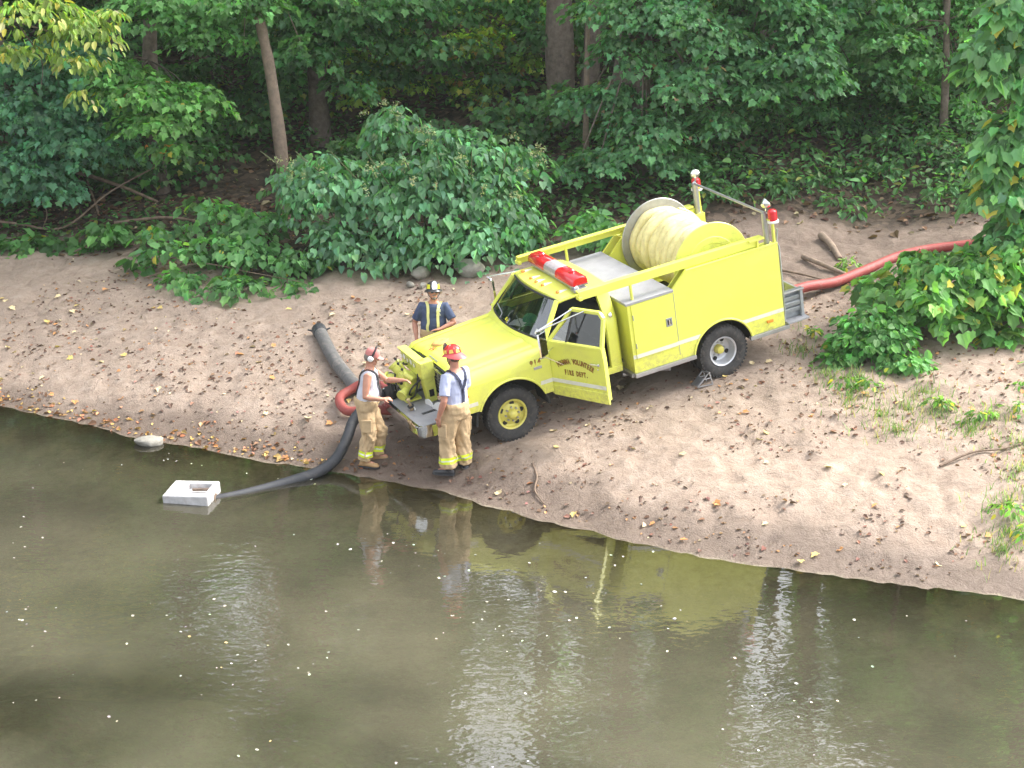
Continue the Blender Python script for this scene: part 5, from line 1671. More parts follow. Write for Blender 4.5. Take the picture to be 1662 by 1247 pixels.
# rocks
def rock(x, y, dz, size, seed, label, sink=0.3):
    r = np.random.default_rng(seed)
    bm = bmesh.new()
    bmesh.ops.create_icosphere(bm, subdivisions=3, radius=1)
    ks = r.normal(size=(7, 3)); ks /= np.linalg.norm(ks, axis=1)[:, None]
    cut = r.uniform(0.55, 0.85, 7)
    for v in bm.verts:
        c = np.array(v.co)
        for k, t in zip(ks, cut):
            e = c @ k - t
            if e > 0: c = c - k * e * 0.85
        v.co = Vector(c * np.array(size) + 0.02 * r.normal(size=3) * min(size))
    me = bpy.data.meshes.new('rock'); bm.to_mesh(me); bm.free()
    me.polygons.foreach_set('use_smooth', [True] * len(me.polygons)); me.set_sharp_from_angle(angle=R_(32))
    me.materials.append(M['rock'])
    o = bpy.data.objects.new('rock', me); link(o)
    o.location = (x, y, dz); o.rotation_euler = (0, 0, r.uniform(0, 6))
    return tag(o, label, 'rock')
rock(-5.48, 25.98, 0.02, (0.26, 0.15, 0.10), 3, 'flat grey rock breaking the water near the shoreline').rotation_euler = (0, 0, R_(12))
x, y = -0.78, 31.15; rock(x, y, ground(x, y) + 0.09, (0.30, 0.20, 0.19), 5, 'large pale boulder at the foot of the big bush').rotation_euler = (0, 0, R_(-10))
x, y = -1.62, 31.2; rock(x, y, ground(x, y) + 0.05, (0.24, 0.15, 0.13), 6, 'darker boulder under the big bush behind the black helmet')
x, y = -1.55, 30.75; rock(x, y, ground(x, y) + 0.03, (0.10, 0.07, 0.065), 8, 'small white stone beside the black helmet')
x, y = -1.78, 30.8; rock(x, y, ground(x, y) + 0.03, (0.09, 0.07, 0.06), 9, 'small brown stone left of the white stone')

# sticks and fallen branches
def stick(path, r0, r1, label, name='stick', cat='stick', m='twig', twigs=()):
    pts = curve_pts(path, 24)
    b = MB().tube(pts, list(np.linspace(r0, r1, len(pts))), 8)
    o = b.build(name, m, None, smooth=60)
    for tw in twigs:
        MB().tube(curve_pts(tw, 10), r1 * 0.8, 6).build('twig', m, o, smooth=60)
    return tag(o, label, cat)
stick([G(0.30, 24.35, 0.02), G(0.36, 24.05, 0.03), G(0.33, 23.75, 0.03), G(0.45, 23.45, 0.02)], 0.018, 0.010, 'thin crooked stick lying on the damp sand near the water')
stick([G(5.9, 23.6, 0.03), G(6.4, 23.85, 0.05), G(6.9, 23.95, 0.04), G(7.6, 24.3, 0.03)], 0.02, 0.010, 'pale stick lying among the grass tufts on the right')
stick([G(4.0, 26.4, 0.02), G(4.2, 26.75, 0.03)], 0.010, 0.006, 'straight twig on the sand behind the rear wheel')
stick([G(5.05, 31.0, 0.05), G(5.35, 30.6, 0.08), G(5.75, 30.1, 0.05)], 0.05, 0.035, 'short weathered branch beside the red hose behind the truck', 'branch', 'branch', 'palebark')
stick([G(5.5, 31.9, 0.06), G(5.62, 31.5, 0.09), G(5.7, 31.0, 0.05)], 0.07, 0.05, 'stubby grey log lying on the dirt track', 'log', 'log', 'palebark')
stick([G(4.6, 30.5, 0.04), G(5.0, 30.25, 0.06), G(5.4, 29.95, 0.04)], 0.025, 0.012, 'dark stick on the dirt close behind the tailboard')
stick([G(-11.2, 34.5, 0.5), G(-9.6, 34.3, 0.25), G(-8.6, 34.1, 0.2), G(-7.8, 34.6, 0.6), G(-7.0, 35.2, 0.9)], 0.030, 0.013, 'long curved dead branch under the dark maple on the left', 'branch', 'branch', twigs=([G(-9.0, 34.2, 0.2), G(-8.9, 34.2, 0.5), G(-9.0, 34.1, 0.9)],))
stick([G(-10.5, 36.0, 0.9), G(-9.0, 35.8, 0.75), G(-7.8, 35.3, 0.55), G(-6.9, 34.8, 0.35)], 0.055, 0.028, 'fallen tree limb lying along the wood edge on the left', 'branch', 'branch', twigs=([G(-8.4, 35.5, 0.6), G(-8.2, 35.2, 0.3), G(-8.1, 35.0, 0.1)],))
stick([G(-7.6, 34.1, 0.25), G(-6.6, 34.0, 0.3), G(-5.7, 33.6, 0.28), G(-5.0, 33.3, 0.2)], 0.034, 0.016, 'brown fallen branch behind the vines left of the slim tree', 'branch', 'branch')
# ------------------------------------------------------------------ vegetation
MASS = {
    'dark_maple': [(-9.4, 35.5, 3.34, 1.5, 1.2, 0.7, 46), (-8.37, 35, 2.78, 1.2, 1, 0.6, 40), (-9.6, 34.6, 2.38, 1.2, 1, 0.5, 40), (-7.92, 35.6, 3.34, 0.9, 0.8, 0.5, 20), (-9.11, 36, 4.11, 1.4, 1.2, 0.6, 34), (-10.65, 35.2, 3.15, 1.2, 1.2, 0.9, 34), (-9.01, 34.5, 2.1, 0.8, 0.7, 0.3, 16)],
    'bright_maple': [(-7.01, 34.2, 3.94, 1.0, 0.8, 0.32, 30), (-6.19, 34.4, 3.79, 0.65, 0.7, 0.32, 17), (-6.72, 34, 3.34, 0.75, 0.7, 0.32, 22), (-6.47, 33.9, 2.92, 0.3, 0.35, 0.22, 6), (-7.48, 34.6, 4.22, 0.7, 0.6, 0.3, 12), (-5.74, 34.4, 3.51, 0.35, 0.4, 0.25, 6)],
    'slim': [(-6.92, 35, 5.26, 1.3, 1, 0.45, 30), (-5.86, 34.8, 4.95, 0.55, 0.6, 0.4, 14), (-5.0, 34.6, 5.38, 0.8, 0.7, 0.4, 18), (-6.21, 35, 5.55, 1.3, 1.0, 0.5, 24), (-4.28, 35.4, 5.75, 1.0, 1, 0.6, 24), (-5.18, 35.3, 4.65, 0.25, 0.3, 0.2, 3), (-4.1, 35.6, 4.68, 0.25, 0.3, 0.2, 4)],
    'mid_maple': [(-3.53, 38.5, 4.4, 1.3, 1.0, 0.7, 34), (-4.13, 38, 4.02, 0.9, 0.8, 0.45, 18), (-2.88, 38.5, 4.98, 1.4, 1, 0.6, 30), (-4.28, 38.5, 5.03, 1.0, 1, 0.6, 22), (-2.54, 39, 4.08, 0.7, 0.7, 0.5, 14), (-4.89, 39, 3.81, 0.7, 0.8, 0.5, 12), (-1.77, 39.5, 4.8, 1.3, 1, 0.6, 24), (-0.47, 40, 4.87, 1.3, 1, 0.6, 22), (-1.27, 40, 3.68, 1.0, 0.9, 0.5, 16), (-3.5, 38, 3.46, 0.6, 0.6, 0.3, 8), (0.6, 40, 4.22, 0.8, 0.8, 0.5, 10)],
    'pale_elm': [(-8.35, 32, 5.57, 1.1, 0.8, 0.42, 26), (-7.57, 32.2, 5.29, 0.8, 0.7, 0.35, 18), (-8.61, 32, 4.94, 0.75, 0.6, 0.28, 14), (-7.7, 32.2, 4.83, 0.55, 0.5, 0.22, 9), (-7.11, 32.6, 5.4, 0.4, 0.4, 0.3, 6), (-9.22, 32, 5.36, 0.8, 0.8, 0.5, 14), (-7.66, 32.3, 4.25, 0.12, 0.15, 0.2, 2)],
    'right_maple': [(2.03, 34.6, 4.57, 0.7, 0.8, 0.5, 18), (2.93, 34.5, 5.11, 1.2, 0.9, 0.6, 36), (3.41, 34.3, 4.11, 0.9, 0.8, 0.5, 26), (2.5, 34.2, 3.36, 0.8, 0.7, 0.35, 22), (3.9, 34.3, 3.36, 0.55, 0.6, 0.4, 14), (1.58, 34, 2.7, 0.55, 0.6, 0.28, 15), (2.39, 34, 2.94, 0.6, 0.6, 0.35, 17), (1.37, 35, 3.68, 0.7, 0.7, 0.35, 14), (3.03, 34, 2.74, 0.5, 0.5, 0.25, 10), (2.6, 34.8, 5.41, 1.2, 0.9, 0.5, 26), (1.71, 35.6, 5.3, 0.7, 0.7, 0.4, 10), (3.62, 34.8, 5.75, 1.2, 0.9, 0.5, 22), (1.94, 34.7, 3.8, 0.6, 0.6, 0.35, 12), (3.98, 34.6, 4.87, 0.7, 0.7, 0.5, 18), (1.12, 34, 2.46, 0.25, 0.3, 0.14, 4)],
    'back_maple': [(5.27, 34.6, 4.59, 1.0, 0.8, 0.5, 26), (4.68, 34.3, 4.06, 0.55, 0.6, 0.3, 13), (5.3, 35, 5.17, 1.0, 0.8, 0.5, 22), (5.76, 34.6, 4.13, 0.6, 0.6, 0.35, 12), (6.18, 35.5, 5.34, 1.0, 0.8, 0.5, 20), (4.38, 34.8, 4.38, 0.5, 0.6, 0.4, 10), (4.93, 34.3, 3.77, 0.3, 0.3, 0.15, 4), (4.81, 35, 5.63, 1.0, 0.8, 0.5, 20), (6.65, 35.6, 5.68, 1.0, 0.8, 0.5, 20), (6.76, 35.6, 4.04, 0.7, 0.7, 0.3, 12), (5.96, 35.6, 3.43, 0.5, 0.6, 0.25, 7)],
    'sunny_maple': [(7.14, 35.4, 4.87, 0.75, 0.7, 0.22, 22), (7.92, 35.6, 4.52, 0.6, 0.6, 0.25, 13), (8.65, 35.6, 4.29, 0.6, 0.6, 0.35, 13), (7.01, 35.8, 4.37, 0.7, 0.7, 0.3, 12), (7.95, 36, 5.18, 1.0, 0.8, 0.5, 20), (8.76, 35.8, 3.54, 0.4, 0.5, 0.3, 7), (9.0, 35.4, 5.14, 0.7, 0.7, 0.6, 14), (8.22, 35.8, 5.67, 1.0, 0.8, 0.5, 20), (7.86, 36.2, 3.71, 0.6, 0.6, 0.3, 9)],
    'bush': [(-3.08, 32.3, 2.28, 1.35, 0.9, 0.95, 60), (-1.58, 32.3, 2.29, 1.5, 0.9, 1.0, 70), (-0.37, 32.4, 2.05, 0.85, 0.8, 0.95, 40), (-2.18, 33.2, 3.4, 0.5, 0.5, 0.55, 15), (-0.94, 32.9, 3.02, 1.1, 0.8, 0.55, 36), (0.19, 33, 2.72, 0.45, 0.6, 0.5, 12), (-2.66, 31.7, 1.53, 1.2, 0.6, 0.6, 36), (-1.01, 31.6, 1.62, 1.3, 0.6, 0.55, 40), (-3.83, 32.6, 2.55, 0.7, 0.7, 0.6, 16), (0.19, 31.8, 1.63, 0.45, 0.5, 0.5, 12)],
    'vines': [(-5.0, 31.9, 1.52, 0.95, 0.6, 0.35, 26), (-6.02, 32, 1.31, 0.8, 0.5, 0.35, 20), (-4.18, 31.5, 1.34, 0.9, 0.5, 0.35, 22), (-4.65, 30.9, 1.14, 0.7, 0.35, 0.14, 14), (-5.8, 31.3, 1.1, 0.5, 0.35, 0.16, 8), (-5.53, 33.3, 1.75, 0.9, 0.6, 0.45, 20), (-3.79, 30.9, 1.11, 0.5, 0.3, 0.12, 8), (-4.64, 32.6, 1.69, 0.8, 0.5, 0.4, 16), (-6.49, 32.8, 1.51, 0.4, 0.4, 0.3, 7)],
    'lone_vine': [(-7.54, 33.2, 1.46, 0.42, 0.35, 0.28, 9), (-8.98, 33.6, 1.11, 0.9, 0.3, 0.2, 12), (-6.84, 32.2, 1.14, 0.25, 0.25, 0.2, 4), (-8.01, 33.4, 1.05, 0.4, 0.3, 0.2, 5)],
    'tower': [(7.86, 29, 5.97, 0.55, 0.5, 0.55, 15), (7.53, 29.1, 5.62, 0.35, 0.4, 0.22, 7), (7.7, 29, 5.1, 0.45, 0.45, 0.3, 10), (7.34, 29, 5.29, 0.25, 0.3, 0.12, 4), (7.97, 28.8, 4.26, 0.4, 0.45, 0.5, 13), (7.71, 28.8, 4.11, 0.2, 0.3, 0.3, 5), (7.92, 28.7, 3.38, 0.38, 0.45, 0.4, 11), (8.07, 28.6, 2.6, 0.38, 0.45, 0.45, 11), (7.59, 28.7, 3.28, 0.18, 0.25, 0.25, 4), (7.62, 28.7, 3.73, 0.15, 0.2, 0.3, 4), (8.35, 29, 4.91, 0.5, 0.5, 1.2, 18), (8.45, 28.7, 2.98, 0.5, 0.5, 1.2, 18), (7.84, 28.6, 2.4, 0.3, 0.35, 0.3, 7)],
    'grape': [(6.21, 27.7, 1.92, 0.55, 0.5, 0.32, 14), (6.89, 28, 2.14, 0.6, 0.5, 0.3, 14), (6.52, 28.2, 2.34, 0.3, 0.35, 0.22, 6), (7.36, 28, 2.25, 0.5, 0.5, 0.35, 12), (7.01, 27.5, 1.58, 0.5, 0.45, 0.22, 9), (7.83, 27.8, 1.9, 0.45, 0.5, 0.4, 11), (5.85, 27.5, 1.67, 0.35, 0.35, 0.28, 7), (7.76, 27.3, 1.3, 0.35, 0.35, 0.25, 6), (8.43, 27.8, 1.71, 0.5, 0.5, 0.5, 10), (6.51, 27.5, 1.88, 0.55, 0.5, 0.35, 12), (7.4, 27.6, 1.86, 0.5, 0.5, 0.35, 10), (7.97, 28.1, 2.33, 0.5, 0.5, 0.4, 10), (5.73, 28.0, 1.93, 0.3, 0.35, 0.22, 6)],
    'round_bush': [(5.31, 27.0, 1.32, 0.42, 0.4, 0.34, 26), (5.81, 26.9, 1.36, 0.42, 0.4, 0.36, 26), (5.61, 27.2, 1.61, 0.5, 0.4, 0.26, 22), (6.0, 26.6, 1.16, 0.28, 0.3, 0.22, 12), (5.0, 26.8, 1.09, 0.22, 0.25, 0.2, 8), (6.29, 26.6, 1.06, 0.25, 0.3, 0.2, 8)],
    'behind_reel': [(1.45, 31.9, 2.01, 0.5, 0.45, 0.3, 14), (1.81, 31.4, 1.91, 0.35, 0.35, 0.25, 8), (1.06, 31.6, 1.86, 0.3, 0.3, 0.2, 6)],
}
def leaf_template(kind):
    """half outlines mirrored about a folded midrib; returns verts and two face index lists"""
    H = {'maple': [(0.18, -0.07), (0.43, 0.06), (0.34, 0.25), (0.53, 0.50), (0.26, 0.60)],
         'grape': [(0.22, -0.10), (0.46, 0.10), (0.40, 0.35), (0.44, 0.58), (0.20, 0.72)],
         'heart': [(0.24, -0.07), (0.40, 0.14), (0.36, 0.45), (0.18, 0.78)],
         'oval': [(0.20, 0.18), (0.26, 0.45), (0.16, 0.78)],
         'round': [(0.30, 0.05), (0.42, 0.40), (0.28, 0.80)],
         'dry': [(0.26, 0.1), (0.36, 0.5), (0.14, 0.8)],
         'far': [(0.42, 0.45)]}[kind]
    n = len(H)
    fold = {'dry': 0.45}.get(kind, 0.22)
    z = lambda x, y: fold * abs(x) - 0.22 * y * y
    V = [(0, 0, 0), (0, 1, z(0, 1))] + [(x, y, z(x, y)) for x, y in H] + [(-x, y, z(x, y)) for x, y in H]
    return np.array(V, float), [[0] + list(range(2, 2 + n)) + [1], [1] + list(range(2 + n, 2 + 2 * n))[::-1] + [0]]

def unit(a):
    return a / np.maximum(np.linalg.norm(a, axis=-1, keepdims=True), 1e-9)

GLINT_GAPS = [(-0.146, 0.007, 11.0), (-0.022, 0.008, 11.5), (0.003, 0.013, 9.6), (0.037, 0.013, 10.2), (0.066, 0.009, 10.8), (0.161, 0.014, 8.8), (0.190, 0.006, 10.5), (0.219, 0.022, 9.6)]
class Leaves:
    """positions, tip directions, normals, sizes and colours of many leaves"""
    def __init__(s):
        s.p, s.t, s.n, s.z, s.c = [], [], [], [], []
    def add(s, p, t, n, z, c):
        s.p.append(p); s.t.append(t); s.n.append(n); s.z.append(z); s.c.append(c)
    def arrays(s):
        A = [np.concatenate(x) for x in (s.p, s.t, s.n, s.z, s.c)]
        # high leaves cut away along camera lines, to streak the river with sky glints
        p = A[0]
        u = p[:, 0] / p[:, 1]
        hole = np.zeros(len(p), bool)
        for g, w, h in GLINT_GAPS:
            ww = w * 2.6 * np.clip(0.48 + 1.8 * VN[4](p[:, 2] * 0.7 + 50, p[:, 1] * 0.02 + g * 90), 0, 1.1)
            hole |= (np.abs(u - g - 0.012 * VN[3](p[:, 2] * 0.5 + 9, g * 70 + 0 * u)) < ww) & (p[:, 2] > h + 2 * VN[2](u * 90 + 60, p[:, 1] * 0.1))
        return [a[~hole] for a in A]

LIFT = np.array([1.66, 1.52, 1.42])
def colours(r, n, base, var=0.3, extra=()):
    """leaf colours round a base; extra = [(share, colour)]"""
    c = np.array(base)[None] * LIFT * np.exp(r.normal(0, var, (n, 1)) + r.normal(0, 0.10, (n, 3)))
    u = r.random(n)
    lo = 0
    for share, col in extra:
        k = (u >= lo) & (u < lo + share)
        c[k] = np.array(col) * np.exp(r.normal(0, 0.2, (k.sum(), 1)))
        lo += share
    return np.clip(c, 0.004, 0.9)

def pads(L, masses, r, size, base, per=20, padr=0.30, var=0.28, extra=(), flat=0.28, droop=0.55, density=1.0):
    """foliage as many small flat sprays of leaves set through each mass, tips hanging outwards"""
    for cx, cy, cz, rx, ry, rz, n in masses:
        n = max(1, int(n * density))
        ctr = np.array([cx, cy, cz])
        rad = np.array([rx, ry, rz])
        d = unit(r.normal(size=(n, 3)))
        d[:, 2] = np.where(d[:, 2] < -0.35, -d[:, 2], d[:, 2])
        rr = r.random(n) ** 0.4
        pc = ctr + d * rr[:, None] * rad
        out = unit(d * np.array([1, 1, 0.25]) / rad + 0.3 * r.normal(size=(n, 3)) * np.array([1, 1, 0.2]))
        tone = np.exp(r.normal(0, 0.16, n))
        for i in range(n):
            m = max(4, int(per * r.uniform(0.6, 1.4)))
            a = r.uniform(0, 2 * math.pi, m)
            q = np.sqrt(r.random(m)) * padr * r.uniform(0.7, 1.3)
            off = np.stack([np.cos(a) * q, np.sin(a) * q, np.zeros(m)], 1)
            o = out[i]
            along = off @ o
            off[:, 2] = -droop * 0.5 * along - 0.25 * q * q / padr + r.normal(0, flat * 0.22 * padr, m)
            p = pc[i] + off
            t = unit(unit(off + 1e-6) * 0.8 + o * 0.6 + np.array([0, 0, -droop]) + r.normal(0, 0.30, (m, 3)))
            up = np.array([0, 0, 1.0]) + 0.45 * o + r.normal(0, 0.46, (m, 3))
            nn = unit(up - t * (up * t).sum(1, keepdims=True))
            L.add(p, t, nn, size * np.clip(np.exp(r.normal(0, 0.32, m)), 0.5, 1.5), colours(r, m, np.array(base) * tone[i], var, extra))

CAMP = np.array([0, 0, 9.688])
def build_leaves(L, kind, parent=None, name='foliage', n_parts=0, stuff=True, material='leaf'):
    p, t, n, z, c = L.arrays()
    tv, faces = leaf_template(kind)
    s = np.cross(t, n)
    if n_parts:
        # the leaves that show largest: near the camera, in frame, and facing it
        dv = p - CAMP
        dist = np.linalg.norm(dv, axis=1)
        up = np.array([0, math.sin(R_(18.51)), math.cos(R_(18.51))]); fw = np.array([0, math.cos(R_(18.51)), -math.sin(R_(18.51))])
        fz = dv @ fw
        inside = (np.abs(dv[:, 0] / fz) < 0.275) & (np.abs(dv @ up / fz) < 0.205)
        score = z / dist * np.abs((n * dv).sum(1) / dist) * inside
        # favour the outer leaves on the camera side
        score = score * (1.0 + 1.5 * (dist.max() - dist) / max(1e-6, dist.max() - dist.min()))
        pick = np.argsort(-score)[:n_parts]
        variants = []
        order = np.argsort(c[pick].sum(1))
        groups = np.array_split(pick[order], 8)
        for gi, g in enumerate(groups):
            if not len(g):
                continue
            me = bpy.data.meshes.new('leaf')
            me.from_pydata([tuple(v) for v in tv], [], faces)
            a = me.attributes.new('leafcol', 'FLOAT_COLOR', 'FACE')
            col = np.median(c[g], axis=0)
            a.data.foreach_set('color', np.tile(np.append(col, 1), len(faces)).astype(np.float32))
            me.materials.append(M[material])
            for i in g:
                o = bpy.data.objects.new('leaf', me)
                COL.objects.link(o)
                o.parent = parent
                Mx = Matrix.Identity(4)
                for k in range(3):
                    Mx[k][0], Mx[k][1], Mx[k][2], Mx[k][3] = s[i][k] * z[i], t[i][k] * z[i], n[i][k] * z[i], p[i][k]
                if parent is not None:
                    Mx = Matrix.Translation(-parent.location) @ Mx
                o.matrix_basis = Mx
        keep = np.ones(len(p), bool); keep[pick] = False
        p, t, n, z, c, s = (x[keep] for x in (p, t, n, z, c, s))
    N = len(p)
    if parent is not None:
        p = p - np.array(parent.location)
    V = p[:, None] + z[:, None, None] * (s[:, None] * tv[None, :, :1] + t[:, None] * tv[None, :, 1:2] + n[:, None] * tv[None, :, 2:3])
    k = len(tv)
    fl = np.concatenate([np.array(f) for f in faces])
    idx = (np.arange(N)[:, None] * k + fl[None]).ravel()
    sizes = np.tile([len(f) for f in faces], N)
    o = np_object(name, V.reshape(-1, 3), sizes, idx, M[material], parent, np.repeat(c, len(faces), 0))
    if stuff:
        o['kind'] = 'stuff'
    return o

def limb(b, path, r0, r1, n=10, seed=0):
    pts = curve_pts(path, max(8, 5 * len(path)))
    r = np.random.default_rng(seed)
    rad = np.linspace(r0, r1, len(pts)) * (1 + 0.06 * r.normal(size=len(pts)))
    rad[0] *= 1.25; rad[1] *= 1.08
    b.tube(pts, list(rad), n)

def plant(name, loc, label, cat, trunks=(), branches=(), group=None, bark='bark'):
    """trunks / branches: (path in world, r0, r1)"""
    root = empty(name, loc, label, cat, group)
    l = np.array(loc)
    for i, (path, r0, r1) in enumerate(trunks):
        b = MB(); limb(b, [tuple(np.array(p) - l) for p in path], r0, r1, 14, i)
        b.build('trunk', bark, root, smooth=60)
    for i, (path, r0, r1) in enumerate(branches):
        b = MB(); limb(b, [tuple(np.array(p) - l) for p in path], r0, r1, 7, i + 50)
        b.build('branch', bark, root, smooth=60)
    return root

C_MAPLE, C_BLUE, C_BRIGHT = (0.070, 0.160, 0.068), (0.064, 0.158, 0.096), (0.10, 0.215, 0.055)
C_KNOT, C_VINE, C_DARK = (0.086, 0.186, 0.108), (0.085, 0.200, 0.062), (0.040, 0.095, 0.036)
YEL, ORA, CREAM, BRN = (0.50, 0.42, 0.08), (0.52, 0.20, 0.05), (0.55, 0.50, 0.30), (0.16, 0.09, 0.04)

def mass_branches(masses, hub, r=0.025):
    return [([hub, ((hub[0] + m[0]) / 2, (hub[1] + m[1]) / 2, (hub[2] + m[2]) / 2 + 0.15), (m[0], m[1], m[2] - m[5] * 0.2)], r, r * 0.35) for m in masses]

def leafy(root, masses, kind, size, base, seed, n_parts=0, **kw):
    L = Leaves()
    pads(L, masses, np.random.default_rng(seed), size, base, **kw)
    return build_leaves(L, kind, root, 'foliage', n_parts)

# --- trees whose branches come into the picture
g0 = ground
r = plant('maple_tree', G(-10.6, 37.2), 'dark blue-green maple hanging low over the bank on the far left', 'tree',
          [([G(-10.6, 37.2, -0.1), (-10.5, 37.1, 4.0), (-10.2, 37.0, 8.5), (-10.4, 37.2, 13)], 0.24, 0.10)], mass_branches(MASS['dark_maple'], (-10.5, 37.1, 4.2)))
leafy(r, MASS['dark_maple'] + [(-10.4, 37.2, 9, 2.2, 2.0, 1.6, 60), (-10.2, 37.3, 12.5, 2.0, 2.0, 1.8, 50)], 'maple', 0.125, C_BLUE, 11, 260, padr=0.34, per=24, density=1.7)
r = plant('maple_tree', G(-7.2, 36.6), 'bright green maple with a few orange leaves left of the slim trunk', 'tree',
          [([G(-7.2, 36.6, -0.1), (-7.25, 36.5, 3.5), (-7.1, 36.5, 7), (-7.2, 36.4, 11)], 0.20, 0.08)], mass_branches(MASS['bright_maple'], (-7.25, 36.5, 4.2), 0.02))
leafy(r, MASS['bright_maple'] + [(-7.2, 36.4, 8.4, 1.8, 1.8, 1.2, 46), (-7.2, 36.4, 11, 1.8, 1.6, 1.5, 40)], 'maple', 0.12, (0.080, 0.185, 0.058), 12, 260, density=1.5, padr=0.30, per=20, extra=[(0.012, ORA), (0.008, YEL)])
r = plant('slim_tree', G(-4.46, 35.1), 'slim pale-barked tree leaning left and forking near the top of the picture', 'tree',
          [([G(-4.46, 35.1, -0.1), (-4.50, 35.1, 2.6), (-4.66, 35.1, 4.2), (-4.85, 35.05, 5.4), (-4.95, 35.0, 6.6), (-5.1, 35.1, 9), (-5.0, 35.2, 12)], 0.135, 0.07)],
          [([(-4.86, 35.05, 5.35), (-5.15, 34.95, 6.0), (-5.5, 34.9, 7.2)], 0.05, 0.02), ([(-4.83, 35.05, 5.5), (-4.5, 35.1, 5.9), (-4.0, 35.2, 6.1)], 0.022, 0.008), ([(-4.85, 35.05, 5.7), (-4.6, 35.2, 6.2), (-4.45, 35.3, 7.0)], 0.02, 0.01)] + mass_branches(MASS['slim'], (-4.95, 35.0, 6.6), 0.02), bark='palebark')
leafy(r, MASS['slim'] + [(-5.0, 35.2, 9.0, 2.0, 1.8, 1.3, 50), (-5.0, 35.2, 11.5, 1.8, 1.8, 1.3, 40)], 'maple', 0.115, (0.078, 0.180, 0.066), 13, 200, density=1.4, padr=0.30, per=20)
r = plant('maple_tree', G(-4.16, 39.1), 'straight grey-barked trunk standing deeper in the wood behind the slim tree', 'tree',
          [([G(-4.16, 39.1, -0.1), (-4.22, 39.1, 4.0), (-4.4, 39.1, 8), (-4.4, 39.2, 14)], 0.23, 0.13)], mass_branches(MASS['mid_maple'], (-4.3, 39.1, 6.0), 0.02))
leafy(r, MASS['mid_maple'] + [(-4.4, 39.2, 10, 2.4, 2.2, 1.6, 60), (-4.4, 39.2, 13.5, 2.2, 2.2, 2.0, 50)], 'maple', 0.125, (0.056, 0.135, 0.054), 14, 0, density=1.6, padr=0.34, per=20)
r = plant('elm_tree', G(-12.6, 33.6), 'pale yellow-green leafed branch reaching in at the top left corner', 'tree',
          [([G(-12.6, 33.6, -0.1), (-12.7, 33.4, 4), (-12.5, 33.2, 8)], 0.2, 0.1)], [([(-12.7, 33.3, 5.6), (-11.2, 32.6, 5.9), (-9.6, 32.1, 5.75), (-8.0, 32.2, 5.3)], 0.045, 0.012), ([(-12.7, 33.3, 5.0), (-11.0, 32.4, 5.1), (-9.4, 32.1, 4.9)], 0.035, 0.01), ([(-8.6, 32.2, 5.4), (-8.3, 32.3, 4.8), (-8.35, 32.3, 4.3)], 0.012, 0.006)])
leafy(r, MASS['pale_elm'] + [(-12.4, 33.2, 8, 1.8, 1.6, 1.4, 40)], 'oval', 0.135, (0.135, 0.205, 0.060), 15, 280, padr=0.26, per=15, extra=[(0.10, YEL), (0.05, CREAM)], droop=0.9)
r = plant('maple_tree', G(2.57, 34.9), 'broad maple with tiered sprays of leaves over the hose reel', 'tree',
          [([G(2.57, 34.9, -0.1), (2.5, 34.9, 3.2), (2.35, 34.9, 6.5), (2.3, 35.0, 12)], 0.27, 0.14)], mass_branches(MASS['right_maple'], (2.45, 34.9, 5.4), 0.03))
leafy(r, MASS['right_maple'] + [(2.3, 35.0, 9.5, 2.4, 2.0, 1.6, 60), (2.3, 35.2, 13, 2.2, 2.2, 2.0, 50)], 'maple', 0.108, (0.070, 0.162, 0.080), 16, 290, density=1.7, padr=0.30, per=20, extra=[(0.012, (0.30, 0.20, 0.12))])
r = plant('maple_tree', G(5.2, 37.6), 'maple behind the right grab bar with leaves in dark overlapping tiers', 'tree',
          [([G(5.2, 37.6, -0.1), (5.15, 37.4, 4.2), (5.0, 37.3, 8), (5.1, 37.4, 13)], 0.2, 0.1)], mass_branches(MASS['back_maple'], (5.1, 37.2, 6.2), 0.025))
leafy(r, MASS['back_maple'] + [(5.1, 37.4, 10, 2.2, 2.0, 1.5, 50), (5.1, 37.4, 13.2, 2.0, 2.0, 1.7, 45)], 'maple', 0.12, (0.058, 0.142, 0.064), 17, 260, density=1.7, padr=0.30, per=20)
r = plant('young_maple', G(8.34, 35.3), 'thin-stemmed maple with a pale sunlit top spray on the right', 'tree',
          [([G(8.34, 35.3, -0.1), (8.3, 35.3, 4.0), (8.2, 35.4, 6.2), (8.1, 35.5, 9)], 0.085, 0.045)], mass_branches(MASS['sunny_maple'], (8.2, 35.4, 5.2), 0.018))
leafy(r, MASS['sunny_maple'] + [(8.1, 35.5, 8.2, 1.6, 1.6, 1.0, 40)], 'maple', 0.115, (0.085, 0.190, 0.078), 18, 200, density=1.6, padr=0.28, per=20)
# big trunks in the wood
r = plant('old_tree', G(1.23, 38.3), 'thick furrowed double trunk of an old tree at the top centre', 'tree',
          [([G(1.05, 38.3, -0.1), (0.95, 38.3, 4), (0.85, 38.3, 8), (0.7, 38.4, 16)], 0.33, 0.22), ([G(1.5, 38.4, -0.1), (1.62, 38.4, 4), (1.7, 38.4, 8), (1.9, 38.5, 15)], 0.20, 0.15)])
leafy(r, [(0.8, 38.4, 13, 3.2, 2.8, 1.8, 70), (1.2, 38.4, 16.5, 3.0, 2.8, 2.2, 60)], 'maple', 0.2, C_MAPLE, 19, 0, padr=0.5, per=16)
r = plant('old_tree', G(2.15, 37.3), 'dark leaning trunk just right of the thick double trunk', 'tree',
          [([G(2.1, 37.3, -0.1), (2.2, 37.4, 3.5), (2.5, 37.5, 7), (3.1, 37.8, 14)], 0.25, 0.15)])
leafy(r, [(3.1, 37.8, 14.5, 2.6, 2.4, 2.0, 60)], 'maple', 0.2, C_MAPLE, 20, 0, padr=0.5, per=16)
